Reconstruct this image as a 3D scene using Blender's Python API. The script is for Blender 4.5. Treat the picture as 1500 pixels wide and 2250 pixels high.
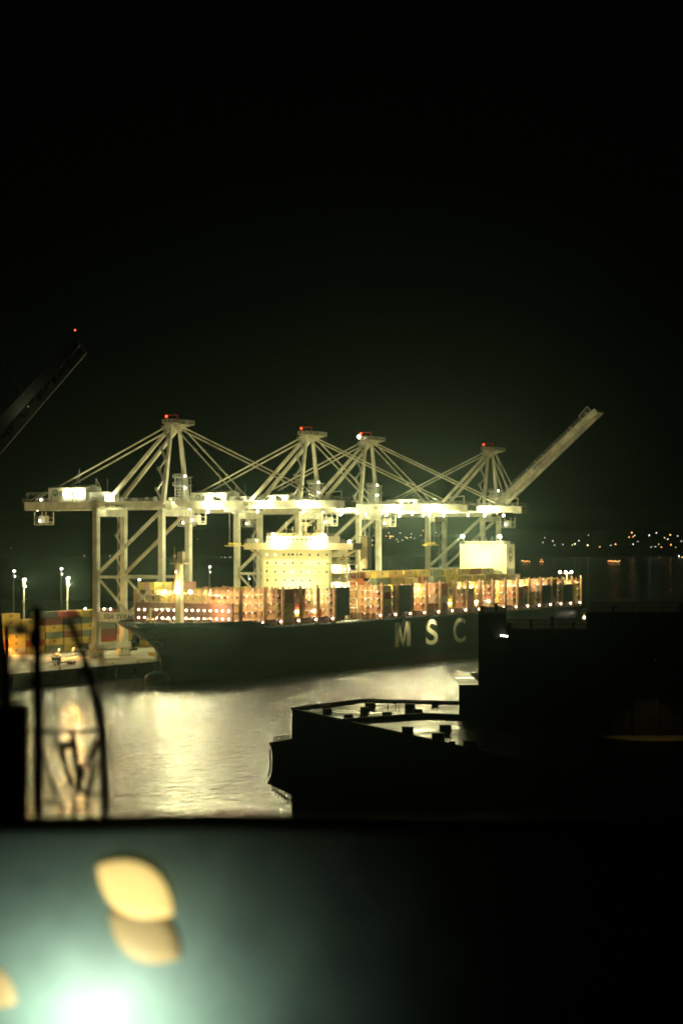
import bpy, math, random
from mathutils import Vector, Matrix
rnd = random.Random(11)
sc = bpy.context.scene
for o in list(bpy.data.objects): bpy.data.objects.remove(o)
R = math.radians
# ---------------------------------------------------------------- frame of the place
# x runs along the quay (away from the viewer), y points inland, z up from the water (metres)
FPX, TH, X0, D0, YH, HC = 5033.88, 1.0814, -64.9445, 896.06, 1187.02, 51.4616
CT, ST = math.cos(TH), math.sin(TH)
def at(px, py, D):
    """point seen in direction (px, py) of the survey photo, D metres away"""
    X = (px-750)/FPX*D; z = HC-(py-YH)/FPX*D
    return Vector(((X-X0)*CT+(D-D0)*ST, -((X-X0)*ST-(D-D0)*CT), z))
CAM = Vector((-(X0*CT+D0*ST), (X0*ST-D0*CT), HC))
# ---------------------------------------------------------------- camera
cd = bpy.data.cameras.new('camera'); cam = bpy.data.objects.new('camera', cd); sc.collection.objects.link(cam)
cam.location = CAM
right = Vector((CT, -ST, 0)); fwd = Vector((ST, CT, 0)); up = Vector((0, 0, 1))
cam.matrix_world = Matrix((( right.x, up.x, -fwd.x, CAM.x), (right.y, up.y, -fwd.y, CAM.y), (right.z, up.z, -fwd.z, CAM.z), (0, 0, 0, 1)))
cd.sensor_fit = 'HORIZONTAL'; cd.sensor_width = 24; cd.lens = FPX/1500*24
cd.shift_y = (YH-1125)/1500
cd.clip_end = 30000; cd.clip_start = .1
cd.dof.use_dof = True; cd.dof.focus_distance = 900; cd.dof.aperture_fstop = 2.0
sc.camera = cam
# ---------------------------------------------------------------- world, exposure, render
w = bpy.data.worlds.new('World'); sc.world = w; w.use_nodes = True
nt = w.node_tree; bg = nt.nodes['Background']
sky = nt.nodes.new('ShaderNodeTexSky'); sky.sky_type = 'NISHITA'; sky.sun_disc = False
sky.sun_elevation = R(-6); sky.sun_rotation = R(200)
bg.inputs['Strength'].default_value = .004
nt.links.new(sky.outputs[0], bg.inputs['Color'])
sc.view_settings.view_transform = 'Standard'; sc.view_settings.look = 'None'
sc.view_settings.exposure = 0; sc.view_settings.gamma = 1
cy = sc.cycles
cy.use_denoising = True
try: cy.denoiser = 'OPENIMAGEDENOISE'
except Exception: pass
cy.max_bounces = 5; cy.diffuse_bounces = 2; cy.glossy_bounces = 3; cy.volume_bounces = 0; cy.transmission_bounces = 1
cy.sample_clamp_indirect = 2.0; cy.sample_clamp_direct = 0
cy.caustics_reflective = False; cy.caustics_refractive = False
cy.use_light_tree = True
cy.filter_width = 1.9

# ---------------------------------------------------------------- materials
def node_mat(name): 
    m = bpy.data.materials.new(name); m.use_nodes = True
    return m, m.node_tree, m.node_tree.nodes['Principled BSDF']
def paint(name, col, rough=.55, var=.18, scale=.4, metal=0., bump=0., bscale=20., dirt=None):
    m, t, b = node_mat(name)
    n = t.nodes.new('ShaderNodeTexNoise'); n.inputs['Scale'].default_value = scale; n.inputs['Detail'].default_value = 6
    tc = t.nodes.new('ShaderNodeTexCoord'); t.links.new(tc.outputs['Object'], n.inputs['Vector'])
    r = t.nodes.new('ShaderNodeValToRGB')
    lo = dirt if dirt else tuple(c*(1-var) for c in col); hi = tuple(min(1, c*(1+var*.6)) for c in col)
    r.color_ramp.elements[0].color = (*lo, 1); r.color_ramp.elements[1].color = (*hi, 1)
    r.color_ramp.elements[0].position = .32; r.color_ramp.elements[1].position = .68
    t.links.new(n.outputs['Fac'], r.inputs[0]); t.links.new(r.outputs[0], b.inputs['Base Color'])
    b.inputs['Roughness'].default_value = rough; b.inputs['Metallic'].default_value = metal
    if bump:
        n2 = t.nodes.new('ShaderNodeTexNoise'); n2.inputs['Scale'].default_value = bscale; n2.inputs['Detail'].default_value = 4
        t.links.new(tc.outputs['Object'], n2.inputs['Vector'])
        bp = t.nodes.new('ShaderNodeBump'); bp.inputs['Strength'].default_value = bump
        t.links.new(n2.outputs['Fac'], bp.inputs['Height']); t.links.new(bp.outputs[0], b.inputs['Normal'])
    return m
def emit(name, col, s):
    m, t, b = node_mat(name)
    b.inputs['Base Color'].default_value = (*col, 1)
    b.inputs['Emission Color'].default_value = (*col, 1); b.inputs['Emission Strength'].default_value = s
    m.cycles.emission_sampling = 'NONE'
    return m
M = {}
M['crane'] = paint('crane_paint', (.68, .65, .49), .5, .3, .22)
M['crane_dark'] = paint('dark_crane_paint', (.10, .10, .08), .6)
M['house'] = paint('house_paint', (.72, .72, .66), .5, .08, .3)
M['galv'] = paint('galvanised_steel', (.42, .42, .38), .5, .2, 2)
M['text'] = paint('lettering_black', (.05, .06, .05), .6, .05)
M['green'] = paint('logo_green', (.05, .28, .12), .5, .05)
M['yellow'] = paint('yellow_paint', (.62, .45, .06), .5, .1)
M['hull'] = paint('hull_paint', (.020, .028, .024), .42, .6, .06, bump=.05, bscale=.25)
ht = M['hull'].node_tree; tcn = [n for n in ht.nodes if n.type == 'TEX_COORD'][0]; mpn = ht.nodes.new('ShaderNodeMapping'); mpn.inputs['Scale'].default_value = (.12, 1, 7)
ht.links.new(tcn.outputs['Object'], mpn.inputs['Vector'])
for n in ht.nodes:
    if n.type == 'TEX_NOISE': ht.links.new(mpn.outputs[0], n.inputs['Vector'])  # stretched noise paints horizontal reflection streaks into the hull colour
hb_ = ht.nodes['Principled BSDF']; old = hb_.inputs['Base Color'].links[0].from_socket
mp2 = ht.nodes.new('ShaderNodeMapping'); mp2.inputs['Scale'].default_value = (1.2, 1, .07); ht.links.new(tcn.outputs['Object'], mp2.inputs['Vector'])
ns = ht.nodes.new('ShaderNodeTexNoise'); ns.inputs['Scale'].default_value = .5; ns.inputs['Detail'].default_value = 7; ht.links.new(mp2.outputs[0], ns.inputs['Vector'])
rr_ = ht.nodes.new('ShaderNodeMapRange'); rr_.inputs['From Min'].default_value = .60; rr_.inputs['From Max'].default_value = .74; rr_.inputs['To Max'].default_value = .7; ht.links.new(ns.outputs['Fac'], rr_.inputs['Value'])
mx = ht.nodes.new('ShaderNodeMixRGB'); mx.inputs['Color2'].default_value = (.10, .055, .03, 1); ht.links.new(rr_.outputs[0], mx.inputs['Fac']); ht.links.new(old, mx.inputs['Color1'])
sp_ = ht.nodes.new('ShaderNodeSeparateXYZ'); ht.links.new(tcn.outputs['Object'], sp_.inputs[0])
lt_ = ht.nodes.new('ShaderNodeMath'); lt_.operation = 'LESS_THAN'; lt_.inputs[1].default_value = 2.6; ht.links.new(sp_.outputs['Z'], lt_.inputs[0])
mx2 = ht.nodes.new('ShaderNodeMixRGB'); mx2.inputs['Color2'].default_value = (.075, .018, .012, 1); ht.links.new(lt_.outputs[0], mx2.inputs['Fac']); ht.links.new(mx.outputs[0], mx2.inputs['Color1'])
ht.links.new(mx2.outputs[0], hb_.inputs['Base Color'])
M['cream'] = paint('hull_lettering', (.72, .66, .44), .6, .15, .5)
M['deck'] = paint('red_oxide_deck', (.22, .085, .045), .7, .25, .3)
M['lash'] = paint('lashing_steel', (.50, .26, .11), .6, .25, .4)
M['accom'] = paint('accommodation_paint', (.70, .64, .36), .6, .06, .2)
M['wing'] = paint('bridge_wing_paint', (.62, .50, .28), .6, .08, .2)
M['glass'] = paint('dark_glass', (.02, .03, .03), .1, .05)
M['quay'] = paint('quay_concrete', (.46, .42, .33), .75, .35, .05, bump=.1, bscale=1)
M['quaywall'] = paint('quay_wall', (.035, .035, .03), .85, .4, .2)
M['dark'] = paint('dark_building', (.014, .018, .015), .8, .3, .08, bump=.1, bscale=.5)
M['darktrim'] = paint('dark_trim', (.03, .035, .03), .6, .3, .3)
M['mast'] = paint('black_steel', (.018, .02, .017), .6, .3, 2)
M['rust'] = paint('loader_steel', (.12, .13, .11), .6, .4, .3)
M['parapet'] = paint('parapet_paint', (.23, .38, .32), .55, .22, 5, bump=.04, bscale=9)
M['hill'] = paint('hill_earth', (.012, .016, .012), .95, .4, .004)
M['pole'] = paint('pole_steel', (.5, .5, .44), .5, .1)
M['rubber'] = paint('rubber', (.02, .02, .02), .9, .2)
M['bulb'] = emit('bulb_white', (1, .90, .68), 22)
M['bulb_small'] = emit('bulb_warm', (1, .86, .62), 34)
M['flood'] = emit('flood_glass', (1, .97, .78), 40)
M['red'] = emit('red_beacon', (1, .06, .02), 8)
M['redpaint'] = paint('red_orange_paint', (.55, .07, .03), .5, .1)
M['bluebulb'] = emit('bulb_cool', (.75, .92, 1), 25)
M['litwin'] = emit('lit_window', (1, .86, .50), 2.2)
M['city_w'] = emit('city_white', (.95, 1, .85), 5)
M['city_y'] = emit('city_yellow', (1, .82, .42), 5)
M['city_o'] = emit('city_orange', (1, .42, .12), 7)
M['lens_hot'] = emit('lamp_lens', (1, .72, .24), .95)
M['dim_lens_and_reflection'] = emit('dim_lens_and_reflection_glow', (.60, .46, .20), .2)
M['tire'] = M['rubber']
CC = {'yellow': (.60, .43, .07), 'mustard': (.42, .30, .06), 'orange': (.50, .13, .03), 'brown': (.20, .06, .035), 'grey green': (.16, .20, .13),
      'cream': (.62, .55, .36), 'red': (.38, .045, .03), 'blue': (.10, .28, .38), 'pink red': (.45, .20, .13), 'dark grey': (.07, .08, .07)}
for k, c in CC.items():
    m, t, b = node_mat('container_'+k.replace(' ', '_'))
    tc = t.nodes.new('ShaderNodeTexCoord'); n = t.nodes.new('ShaderNodeTexNoise'); n.inputs['Scale'].default_value = .35; n.inputs['Detail'].default_value = 5
    t.links.new(tc.outputs['Object'], n.inputs['Vector'])
    r = t.nodes.new('ShaderNodeValToRGB'); r.color_ramp.elements[0].color = (*[x*.65 for x in c], 1); r.color_ramp.elements[1].color = (*[min(1, x*1.1) for x in c], 1)
    t.links.new(n.outputs['Fac'], r.inputs[0]); t.links.new(r.outputs[0], b.inputs['Base Color'])
    wv = t.nodes.new('ShaderNodeTexWave'); wv.inputs['Scale'].default_value = 1.1; wv.bands_direction = 'X'
    t.links.new(tc.outputs['Object'], wv.inputs['Vector']); bp = t.nodes.new('ShaderNodeBump'); bp.inputs['Strength'].default_value = .5; bp.inputs['Distance'].default_value = .05
    t.links.new(wv.outputs['Fac'], bp.inputs['Height']); t.links.new(bp.outputs[0], b.inputs['Normal'])
    b.inputs['Roughness'].default_value = .6; M['c_'+k] = m

# water: long wind ripples
m, t, b = node_mat('harbour_water')
b.inputs['Base Color'].default_value = (.012, .020, .014, 1); b.inputs['Specular Tint'].default_value = (1, 1, .86, 1); b.inputs['IOR'].default_value = 1.33
tc = t.nodes.new('ShaderNodeTexCoord')
def wnoise(scale, stretch, det):
    mp = t.nodes.new('ShaderNodeMapping'); mp.inputs['Scale'].default_value = (1, stretch, 1); mp.inputs['Rotation'].default_value = (0, 0, R(-28))
    t.links.new(tc.outputs['Object'], mp.inputs['Vector'])
    n = t.nodes.new('ShaderNodeTexNoise'); n.inputs['Scale'].default_value = scale; n.inputs['Detail'].default_value = det
    t.links.new(mp.outputs[0], n.inputs['Vector']); return n
n1 = wnoise(.9, 1.6, 3); n2 = wnoise(.16, 2, 2); n3 = wnoise(.02, 3, 2)
ad = t.nodes.new('ShaderNodeMath'); ad.operation = 'MULTIPLY_ADD'; ad.inputs[1].default_value = 2.2
t.links.new(n2.outputs['Fac'], ad.inputs[0]); t.links.new(n1.outputs['Fac'], ad.inputs[2])
bp = t.nodes.new('ShaderNodeBump'); bp.inputs['Strength'].default_value = 1; bp.inputs['Distance'].default_value = .6
t.links.new(ad.outputs[0], bp.inputs['Height']); t.links.new(bp.outputs[0], b.inputs['Normal'])
mr = t.nodes.new('ShaderNodeMapRange'); mr.inputs['To Min'].default_value = .06; mr.inputs['To Max'].default_value = .16
t.links.new(n3.outputs['Fac'], mr.inputs['Value']); t.links.new(mr.outputs[0], b.inputs['Roughness'])
M['water'] = m
# wet roof
m, t, b = node_mat('wet_roof')
b.inputs['Base Color'].default_value = (.22, .21, .17, 1)
tc = t.nodes.new('ShaderNodeTexCoord'); n = t.nodes.new('ShaderNodeTexNoise'); n.inputs['Scale'].default_value = .22; n.inputs['Detail'].default_value = 5
t.links.new(tc.outputs['Object'], n.inputs['Vector'])
mr = t.nodes.new('ShaderNodeMapRange'); mr.inputs['From Min'].default_value = .35; mr.inputs['From Max'].default_value = .65; mr.inputs['To Min'].default_value = .26; mr.inputs['To Max'].default_value = .46
t.links.new(n.outputs['Fac'], mr.inputs['Value']); t.links.new(mr.outputs[0], b.inputs['Roughness'])
n2 = t.nodes.new('ShaderNodeTexNoise'); n2.inputs['Scale'].default_value = 1.2; t.links.new(tc.outputs['Object'], n2.inputs['Vector'])
bp = t.nodes.new('ShaderNodeBump'); bp.inputs['Strength'].default_value = .3; bp.inputs['Distance'].default_value = .04
t.links.new(n2.outputs['Fac'], bp.inputs['Height']); t.links.new(bp.outputs[0], b.inputs['Normal'])
M['roof'] = m

# ---------------------------------------------------------------- mesh helpers
class MB:
    def __init__(s): s.v = []; s.f = []; s.mi = []; s.mat = 0
    def face(s, idx): s.f.append(idx); s.mi.append(s.mat)
    def box(s, c, d):
        x, y, z = c; a, b_, e = d[0]/2, d[1]/2, d[2]/2; n = len(s.v)
        s.v += [(x+i*a, y+j*b_, z+k*e) for i in (-1, 1) for j in (-1, 1) for k in (-1, 1)]
        for q in ((0, 1, 3, 2), (4, 6, 7, 5), (0, 4, 5, 1), (2, 3, 7, 6), (0, 2, 6, 4), (1, 5, 7, 3)): s.face([n+i for i in q])
        return s
    def span(s, p, q): return s.box([(p[i]+q[i])/2 for i in range(3)], [abs(q[i]-p[i]) for i in range(3)])
    def beam(s, p, q, wd, ht=None, w2=None, h2=None, sides=4):
        p = Vector(p); q = Vector(q); d = (q-p).normalized(); ht = ht or wd; w2 = w2 or wd; h2 = h2 or ht
        upv = Vector((0, 0, 1)) if abs(d.z) < .95 else Vector((0, 1, 0))
        a = d.cross(upv).normalized(); b_ = a.cross(d).normalized(); n = len(s.v)
        for pt, ww, hh in ((p, wd, ht), (q, w2, h2)):
            for i in range(sides):
                an = math.pi*2*(i+.5)/sides; k = math.sqrt(2) if sides == 4 else 1
                s.v.append(tuple(pt + a*(math.cos(an)*ww/2*k) + b_*(math.sin(an)*hh/2*k)))
        for i in range(sides): s.face([n+i, n+(i+1) % sides, n+sides+(i+1) % sides, n+sides+i])
        s.face([n+i for i in range(sides)][::-1]); s.face([n+sides+i for i in range(sides)])
        return s
    def tube(s, p, q, r, sides=8, r2=None): return s.beam(p, q, 2*r, None, (2*r2 if r2 else None), (2*r2 if r2 else None), sides)
    def prism(s, pts, z0, z1):
        n = len(s.v); k = len(pts)
        s.v += [(p[0], p[1], z0) for p in pts] + [(p[0], p[1], z1) for p in pts]
        for i in range(k): s.face([n+i, n+(i+1) % k, n+k+(i+1) % k, n+k+i])
        s.face([n+i for i in range(k)][::-1]); s.face([n+k+i for i in range(k)]); return s
    def ball(s, c, r, seg=8, rings=5, sq=(1, 1, 1)):
        n = len(s.v); s.v.append((c[0], c[1], c[2]+r*sq[2]))
        for i in range(1, rings):
            a = math.pi*i/rings
            for j in range(seg):
                b_ = 2*math.pi*j/seg; s.v.append((c[0]+r*sq[0]*math.sin(a)*math.cos(b_), c[1]+r*sq[1]*math.sin(a)*math.sin(b_), c[2]+r*sq[2]*math.cos(a)))
        s.v.append((c[0], c[1], c[2]-r*sq[2])); last = len(s.v)-1
        for j in range(seg): s.face([n, n+1+j, n+1+(j+1) % seg]); s.face([last, n+1+(rings-2)*seg+(j+1) % seg, n+1+(rings-2)*seg+j])
        for i in range(rings-2):
            for j in range(seg):
                a = n+1+i*seg; s.face([a+j, a+seg+j, a+seg+(j+1) % seg, a+(j+1) % seg])
        return s
    def rail(s, p, q, h=1.1, post=2.0, t=.08):
        p = Vector(p); q = Vector(q); L = (q-p).length; k = max(1, int(L/post))
        for z in (h, h*.5): s.beam(p+Vector((0, 0, z)), q+Vector((0, 0, z)), t)
        for i in range(k+1):
            c = p.lerp(q, i/k); s.beam(c, c+Vector((0, 0, h)), t)
        return s
    def mesh(s, name, mats, smooth=False):
        me = bpy.data.meshes.new(name); me.from_pydata([tuple(v) for v in s.v], [], s.f)
        for mm in (mats if isinstance(mats, (list, tuple)) else [mats]): me.materials.append(mm)
        if any(s.mi): me.polygons.foreach_set('material_index', s.mi)
        if smooth: me.polygons.foreach_set('use_smooth', [True]*len(me.polygons))
        me.update(); return me
    def build(s, name, mats, parent=None, smooth=False): return link(name, s.mesh(name, mats, smooth), parent)
def link(name, data, parent=None):
    o = bpy.data.objects.new(name, data); sc.collection.objects.link(o)
    if parent: o.parent = parent
    return o
def tag(o, label=None, cat=None, group=None, kind=None):
    if label: o['label'] = label
    if cat: o['category'] = cat
    if group: o['group'] = group
    if kind: o['kind'] = kind
    return o
def empty(name, loc=(0, 0, 0), rz=0, **k):
    o = link(name, None); o.location = loc; o.rotation_euler = (0, 0, rz); o.empty_display_size = 1
    return tag(o, **k)
def copy_tree(o, parent=None):
    c = o.copy(); sc.collection.objects.link(c); c.parent = parent
    for ch in list(o.children): copy_tree(ch, c)
    return c
LF = .66   # how bright the terminal's lamps burn
def light(name, loc, watts, col=(.97, .92, .44), rad=.35, parent=None):
    l = bpy.data.lights.new(name, 'POINT'); l.energy = watts*(LF if watts > 100 else 1); l.color = col; l.shadow_soft_size = rad
    o = link(name, l, parent); o.location = loc; return o
def spot(name, loc, aim, watts, angle=120, col=(.97, .92, .44), rad=.35, parent=None, blend=.5):
    l = bpy.data.lights.new(name, 'SPOT'); l.energy = watts*(LF if watts > 100 else 1); l.color = col; l.shadow_soft_size = rad; l.spot_size = R(angle); l.spot_blend = blend
    o = link(name, l, parent); o.location = loc
    d = Vector(aim)-Vector(loc); o.rotation_euler = d.to_track_quat('-Z', 'Y').to_euler(); return o
def text_mesh(name, body, size, mat, bold=0., ext=.02, shear=0.):
    cu = bpy.data.curves.new(name, 'FONT'); cu.body = body; cu.size = size; cu.extrude = ext; cu.offset = bold; cu.shear = shear
    tmp = bpy.data.objects.new('tmp', cu); sc.collection.objects.link(tmp)
    dg = bpy.context.evaluated_depsgraph_get(); me = bpy.data.meshes.new_from_object(tmp.evaluated_get(dg))
    bpy.data.objects.remove(tmp); me.materials.clear(); me.materials.append(mat); me.name = name; return me
def fit_text(me, x0, x1, z0, z1, y, mirror=False, axis='x'):
    """lay a text mesh upright: local x -> along axis, facing -y (axis x) """
    xs = [v.co.x for v in me.vertices]; ys = [v.co.y for v in me.vertices]
    a, b_, c, d = min(xs), max(xs), min(ys), max(ys)
    for v in me.vertices:
        X = x0+(v.co.x-a)/(b_-a)*(x1-x0); Z = z0+(v.co.y-c)/(d-c)*(z1-z0); T = v.co.z
        v.co = (X, y-T, Z) if axis == 'x' else (y-T, X, Z)
    me.update(); return me
bulb_me = MB().ball((0, 0, 0), .36, 8, 6).mesh('lamp_bulb', M['bulb'], True)
bulb_small_me = MB().ball((0, 0, 0), .27, 8, 6).mesh('lamp_bulb_small', M['bulb_small'], True)
blue_me = MB().ball((0, 0, 0), .6, 8, 6, (1.5, 1.5, .7)).mesh('cool_lamp_bulb', M['bluebulb'], True)
def put(me, name, loc, parent): o = link(name, me, parent); o.location = loc; return o
mb = MB(); mb.box((0, 0, 0), (1.1, .9, .9)); mb.mat = 1; mb.box((0, -.47, 0), (1.0, .05, .8)); mb.mat = 0; mb.beam((0, 0, -.4), (0, 0, -1.1), .15)
flood_me = mb.mesh('floodlight', [M['galv'], M['flood']])

# ================================================================ SETTING
mb = MB()
N = 60
mb.v += [(-3000, -4000, 0), (9000, -4000, 0), (9000, 9500, 0), (-3000, 9500, 0)]; mb.face([0, 1, 2, 3])
tag(mb.build('water', M['water']), kind='structure')
QZ = 5.0; QY = -4.0
mb = MB(); mb.v += [(-420, QY, QZ), (700, QY, QZ), (700, 620, QZ), (-420, 620, QZ)]; mb.face([0, 1, 2, 3])
tag(mb.build('ground', M['quay']), kind='structure')
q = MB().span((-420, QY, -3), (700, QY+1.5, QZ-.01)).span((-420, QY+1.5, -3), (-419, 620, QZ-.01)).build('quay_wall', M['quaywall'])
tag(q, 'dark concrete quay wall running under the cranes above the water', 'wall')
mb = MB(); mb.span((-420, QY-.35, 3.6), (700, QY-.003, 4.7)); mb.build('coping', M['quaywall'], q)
for i in range(26):
    MB().box((-230+i*13, QY-.9, 2.2), (1.8, 1.1, 3.2)).build('fender', M['rubber'], q)
mb = MB()
for y in (-.7, .7, -29.8, -31.2, 12, 20, 28): pass
mb.span((-400, -.08, QZ+.004), (650, .08, QZ+.03)); mb.span((-400, 30.42, QZ+.004), (650, 30.58, QZ+.03))
tag(mb.build('crane_rail', M['galv']), 'pair of steel crane rails set in the pale quay surface', 'rail')
mb = MB()
for k, y in enumerate((6.5, 11, 15.5, 20, 24.5)): mb.span((-400, y, QZ+.004), (650, y+.25, QZ+.012))
tag(mb.build('road_marking', M['cream']), kind='structure')

# far shore: dark hills with a few hundred lights
def hillz(py, D): return HC-(py-YH)/FPX*D
rows = [(1226, 7000), (1222, 7100), (1215, 7250), (1205, 7400), (1190, 7650), (1176, 7900), (1163, 8100), (1152, 8250)]
mb = MB(); nc = 80
for py, D in rows:
    for i in range(nc+1):
        px = -700+i*(3700/nc); k = 1 if py > 1200 else 1+.35*math.sin(px*.004+1.3)+.15*math.sin(px*.013)
        p = at(px, py, D); z = p.z if py > 1200 else 8+(p.z-8)*k*.9
        mb.v.append((p.x, p.y, max(.5, z-6) if py < 1224 else -1))
for r_ in range(len(rows)-1):
    for i in range(nc): a = r_*(nc+1)+i; mb.face([a, a+1, a+nc+2, a+nc+1])
tag(mb.build('hills', M['hill']), kind='structure')
def shoreD(py): return 6950+(1226-py)*13 if py < 1224 else 6850
city = []
for a, b_, c, r_ in [(200,265,'w',1),(182,308,'w',.7),(275,295,'y',1.3),(292,333,'y',.8),(370,328,'w',.8),(458,332,'w',.7),(483,322,'y',2),(520,292,'w',1.1),(610,240,'w',.8),(603,335,'y',2.2),(717,350,'o',1),(865,325,'o',1.6),(992,258,'o',1.1),(1018,216,'o',1.8),(1045,243,'y',1.1),(1030,325,'w',.9),(1075,300,'w',.4),(1183,242,'w',1.6),(1250,218,'w',1.1),(1327,266,'y',.7),(1357,278,'w',1),(1380,237,'o',1.6),(1387,330,'o',1.3),(1297,353,'o',.9),(1272,325,'y',.5),(1450,247,'y',1),(1485,298,'w',.5),(1355,463,'w',.4),(1462,436,'w',1.6),(1492,448,'o',1.1),(1405,503,'o',.5),(205,495,'y',1),(125,505,'w',.8),(380,487,'o',1.2),(568,495,'w',.7),(575,468,'w',.5),(85,495,'w',.5),(820,335,'w',.4),(1240,348,'w',.4),(1430,355,'y',.5),(1030,257,'o',.8),(1200,350,'w',.4),(500,468,'w',.3),(1320,60,'w',0)]:
    if r_: city.append((1150+a/4.286, 1120+b_/4.286, c, r_))
for a, b_, c, r_ in [(150,433,'y',1),(160,485,'y',.7),(195,418,'w',.5),(316,395,'w',.7),(175,300,'w',.4),(615,258,'w',.6),(635,320,'o',1.5),(665,320,'y',1.1),(695,322,'o',.9),(640,355,'y',.9),(565,315,'o',.8),(760,375,'w',.5),(785,420,'w',.8),(822,260,'w',1),(867,393,'y',.8),(925,337,'y',.9),(952,352,'y',1),(1018,340,'w',.9),(1030,275,'w',.8),(1085,355,'w',.4),(1205,303,'w',.6),(1243,218,'o',1.3),(1380,272,'w',1),(320,805,'w',1.2),(334,805,'w',1),(150,805,'w',.5),(542,725,'w',1),(575,775,'w',.5),(708,738,'w',.8),(700,780,'w',.5),(820,762,'w',.5),(970,762,'o',1),(990,752,'o',1),(1033,770,'w',.8),(1088,755,'o',1),(1247,738,'w',.9),(1480,250,'w',.6)]:
    city.append((780+a/8.333, 1140+b_/8.333, c, r_))
for x, y, c, r_ in [(486,1231,'w',.7),(494,1228.7,'w',1),(505.6,1226,'w',.8),(434,1185,'o',.5),(185,1221,'w',.7),(242,1221,'w',.5),(24,1205,'w',.4),(1448,1237,'w',.3)]: city.append((x, min(y, 1225), c, r_))
cme = {}
for c in 'wyo': cme[c] = MB().ball((0, 0, 0), 1.0, 8, 6).mesh('shore_lamp_'+c, M['city_'+c], True)
cl = {'w': 'white', 'y': 'pale yellow', 'o': 'orange'}
for x, y, c, r_ in city:
    o = link('shore_lamp', cme[c]); D = shoreD(y); o.location = at(x, y, D); s_ = .6+.62*r_; o.scale = (s_, s_, s_)
    low = 'low at the waterline' if y > 1208 else 'scattered up the dark hillside'
    size = 'large' if r_ > 1.25 else ('tiny' if r_ < .75 else 'small')
    tag(o, f'{size} {cl[c]} shore light {low} across the bay', 'light', f'{size} {cl[c]} lights {low}')
# lit boats and jetties on the far water
for x, y, wd, lab in [(1348, 1223, 26, 'long low lit ferry on far water beyond the stern of the ship'), (1154, 1234, 17, 'orange lit boat just above the stern deck of the ship'), (1189, 1235.5, 6, 'small orange lit boat with a peaked rig of lights')]:
    D = 5200; p = at(x, y, D); L = wd/FPX*D
    e = empty('far_boat', (p.x, p.y, 0), -(math.pi/2-TH)-R(34), label=lab, cat='boat')
    MB().prism([(-L/2, -3), (L/2, -3), (L/2+2, 0), (L/2, 3), (-L/2, 3)], .1, 2.2).build('hull', M['hull'], e)
    MB().span((-L*.3, -2, 2.2), (L*.25, 2, 4.4)).build('cabin', M['wing'], e)
    for i in range(max(3, int(L/3))):
        k = i/max(2, int(L/3)-1); zz = 2.9+(rnd.random()*2.4 if wd > 10 else (4*(1-abs(2*k-1))))
        o = put(cme['o' if rnd.random() < .7 else 'y'], 'lamp', (-L*.48+L*.96*k, -3.4, zz), e); o.scale = (.8, .8, .8)

# ================================================================ SHIP
ship = empty('container_ship', (0, 0, 0), label='huge dark hulled container ship moored bow first along the quay with orange lashing bridges', cat='ship')
VI, VO = 4.6, 55.3; VC = (VI+VO)/2; HB = (VO-VI)/2
def stem(z):
    if z > 10: return -58-((z-10)/11.5)**1.5*17
    return -58+(10-z)*.25
def halfb(u, z):
    zt = max(0, min(1, z/20)); us = stem(z); t_ = (u-us)
    if t_ <= 0: return 0
    L = 105-62*zt**1.4; k = min(1, t_/L); b1 = math.sin(math.pi/2*k)**(.95-.38*zt)
    b2 = 1
    if u > 235: q_ = (u-235)/56; b2 = 1-(.55*(1-zt)**1.2+.06)*q_**2
    return HB*b1*b2
zs = [-2, 0, 2, 4, 6, 8, 10, 12, 14, 16, 18, 19.4, 20.6]
mb = MB(); secs = []
us = [-76+i*1.5 for i in range(24)]+[-40+i*6 for i in range(14)]+[50+i*15 for i in range(16)]+[288, 291]
us = sorted(set(us))
def deckz(u): return 19.4+(1.6 if u < -40 else (1.6*max(0, (-20-u)/20) if u < -20 else 0))
for side in (1, -1):
    n = len(mb.v)
    for u in us:
        top = deckz(u)
        for k, z in enumerate(zs):
            zz = z/zs[-1]*top if z > 0 else z
            uu = max(u, stem(zz)); mb.v.append((uu, -(VC+side*halfb(uu, zz)), zz))
    K = len(zs)
    for i in range(len(us)-1):
        for k in range(K-1):
            a = n+i*K+k; f_ = [a, a+K, a+K+1, a+1]; mb.face(f_ if side == 1 else f_[::-1])
off = len(us)*len(zs)
for i in range(len(us)-1):   # deck
    a = i*len(zs)+len(zs)-1; mb.face([a, a+len(zs), off+a+len(zs), off+a])
a = (len(us)-1)*len(zs); mb.face([a+k for k in range(len(zs))]+[off+a+k for k in range(len(zs))][::-1])
hull = mb.build('hull', M['hull'], ship, True)
md = hull.data
sh = md.attributes
# bulwark / knuckle strake at the bow, bulbous bow
mb = MB(); path = [u for u in us if u < -20]
for side in (1, -1):
    for i in range(len(path)-1):
        u0, u1 = path[i], path[i+1]
        z0, z1 = deckz(u0), deckz(u1)
        p = Vector((max(u0, stem(z0)), -(VC+side*halfb(max(u0, stem(z0)), z0)), z0)); q = Vector((max(u1, stem(z1)), -(VC+side*halfb(max(u1, stem(z1)), z1)), z1))
        if (q-p).length > .1: mb.beam(p+Vector((0, 0, .45)), q+Vector((0, 0, .45)), .25, .9)
mb.build('bulwark', M['hull'], ship)
MB().ball((-60, -VC, 1.2), 3.6, 14, 10, (2.0, .85, .8)).build('bulbous_bow', M['hull'], ship, True)
for s_ in (1, -1):
    mb = MB(); p = Vector((-66, -(VC+s_*4.4), 15)); mb.tube(p, p+Vector((0, -s_*1.6, 0)), 1.4, 10); mb.beam(p+Vector((0, -s_*1.8, 1)), p+Vector((0, -s_*1.8, -3)), .6); mb.beam(p+Vector((-2, -s_*1.8, -3)), p+Vector((2, -s_*1.8, -3)), .7)
    mb.build('anchor', M['hull'], ship)
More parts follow.
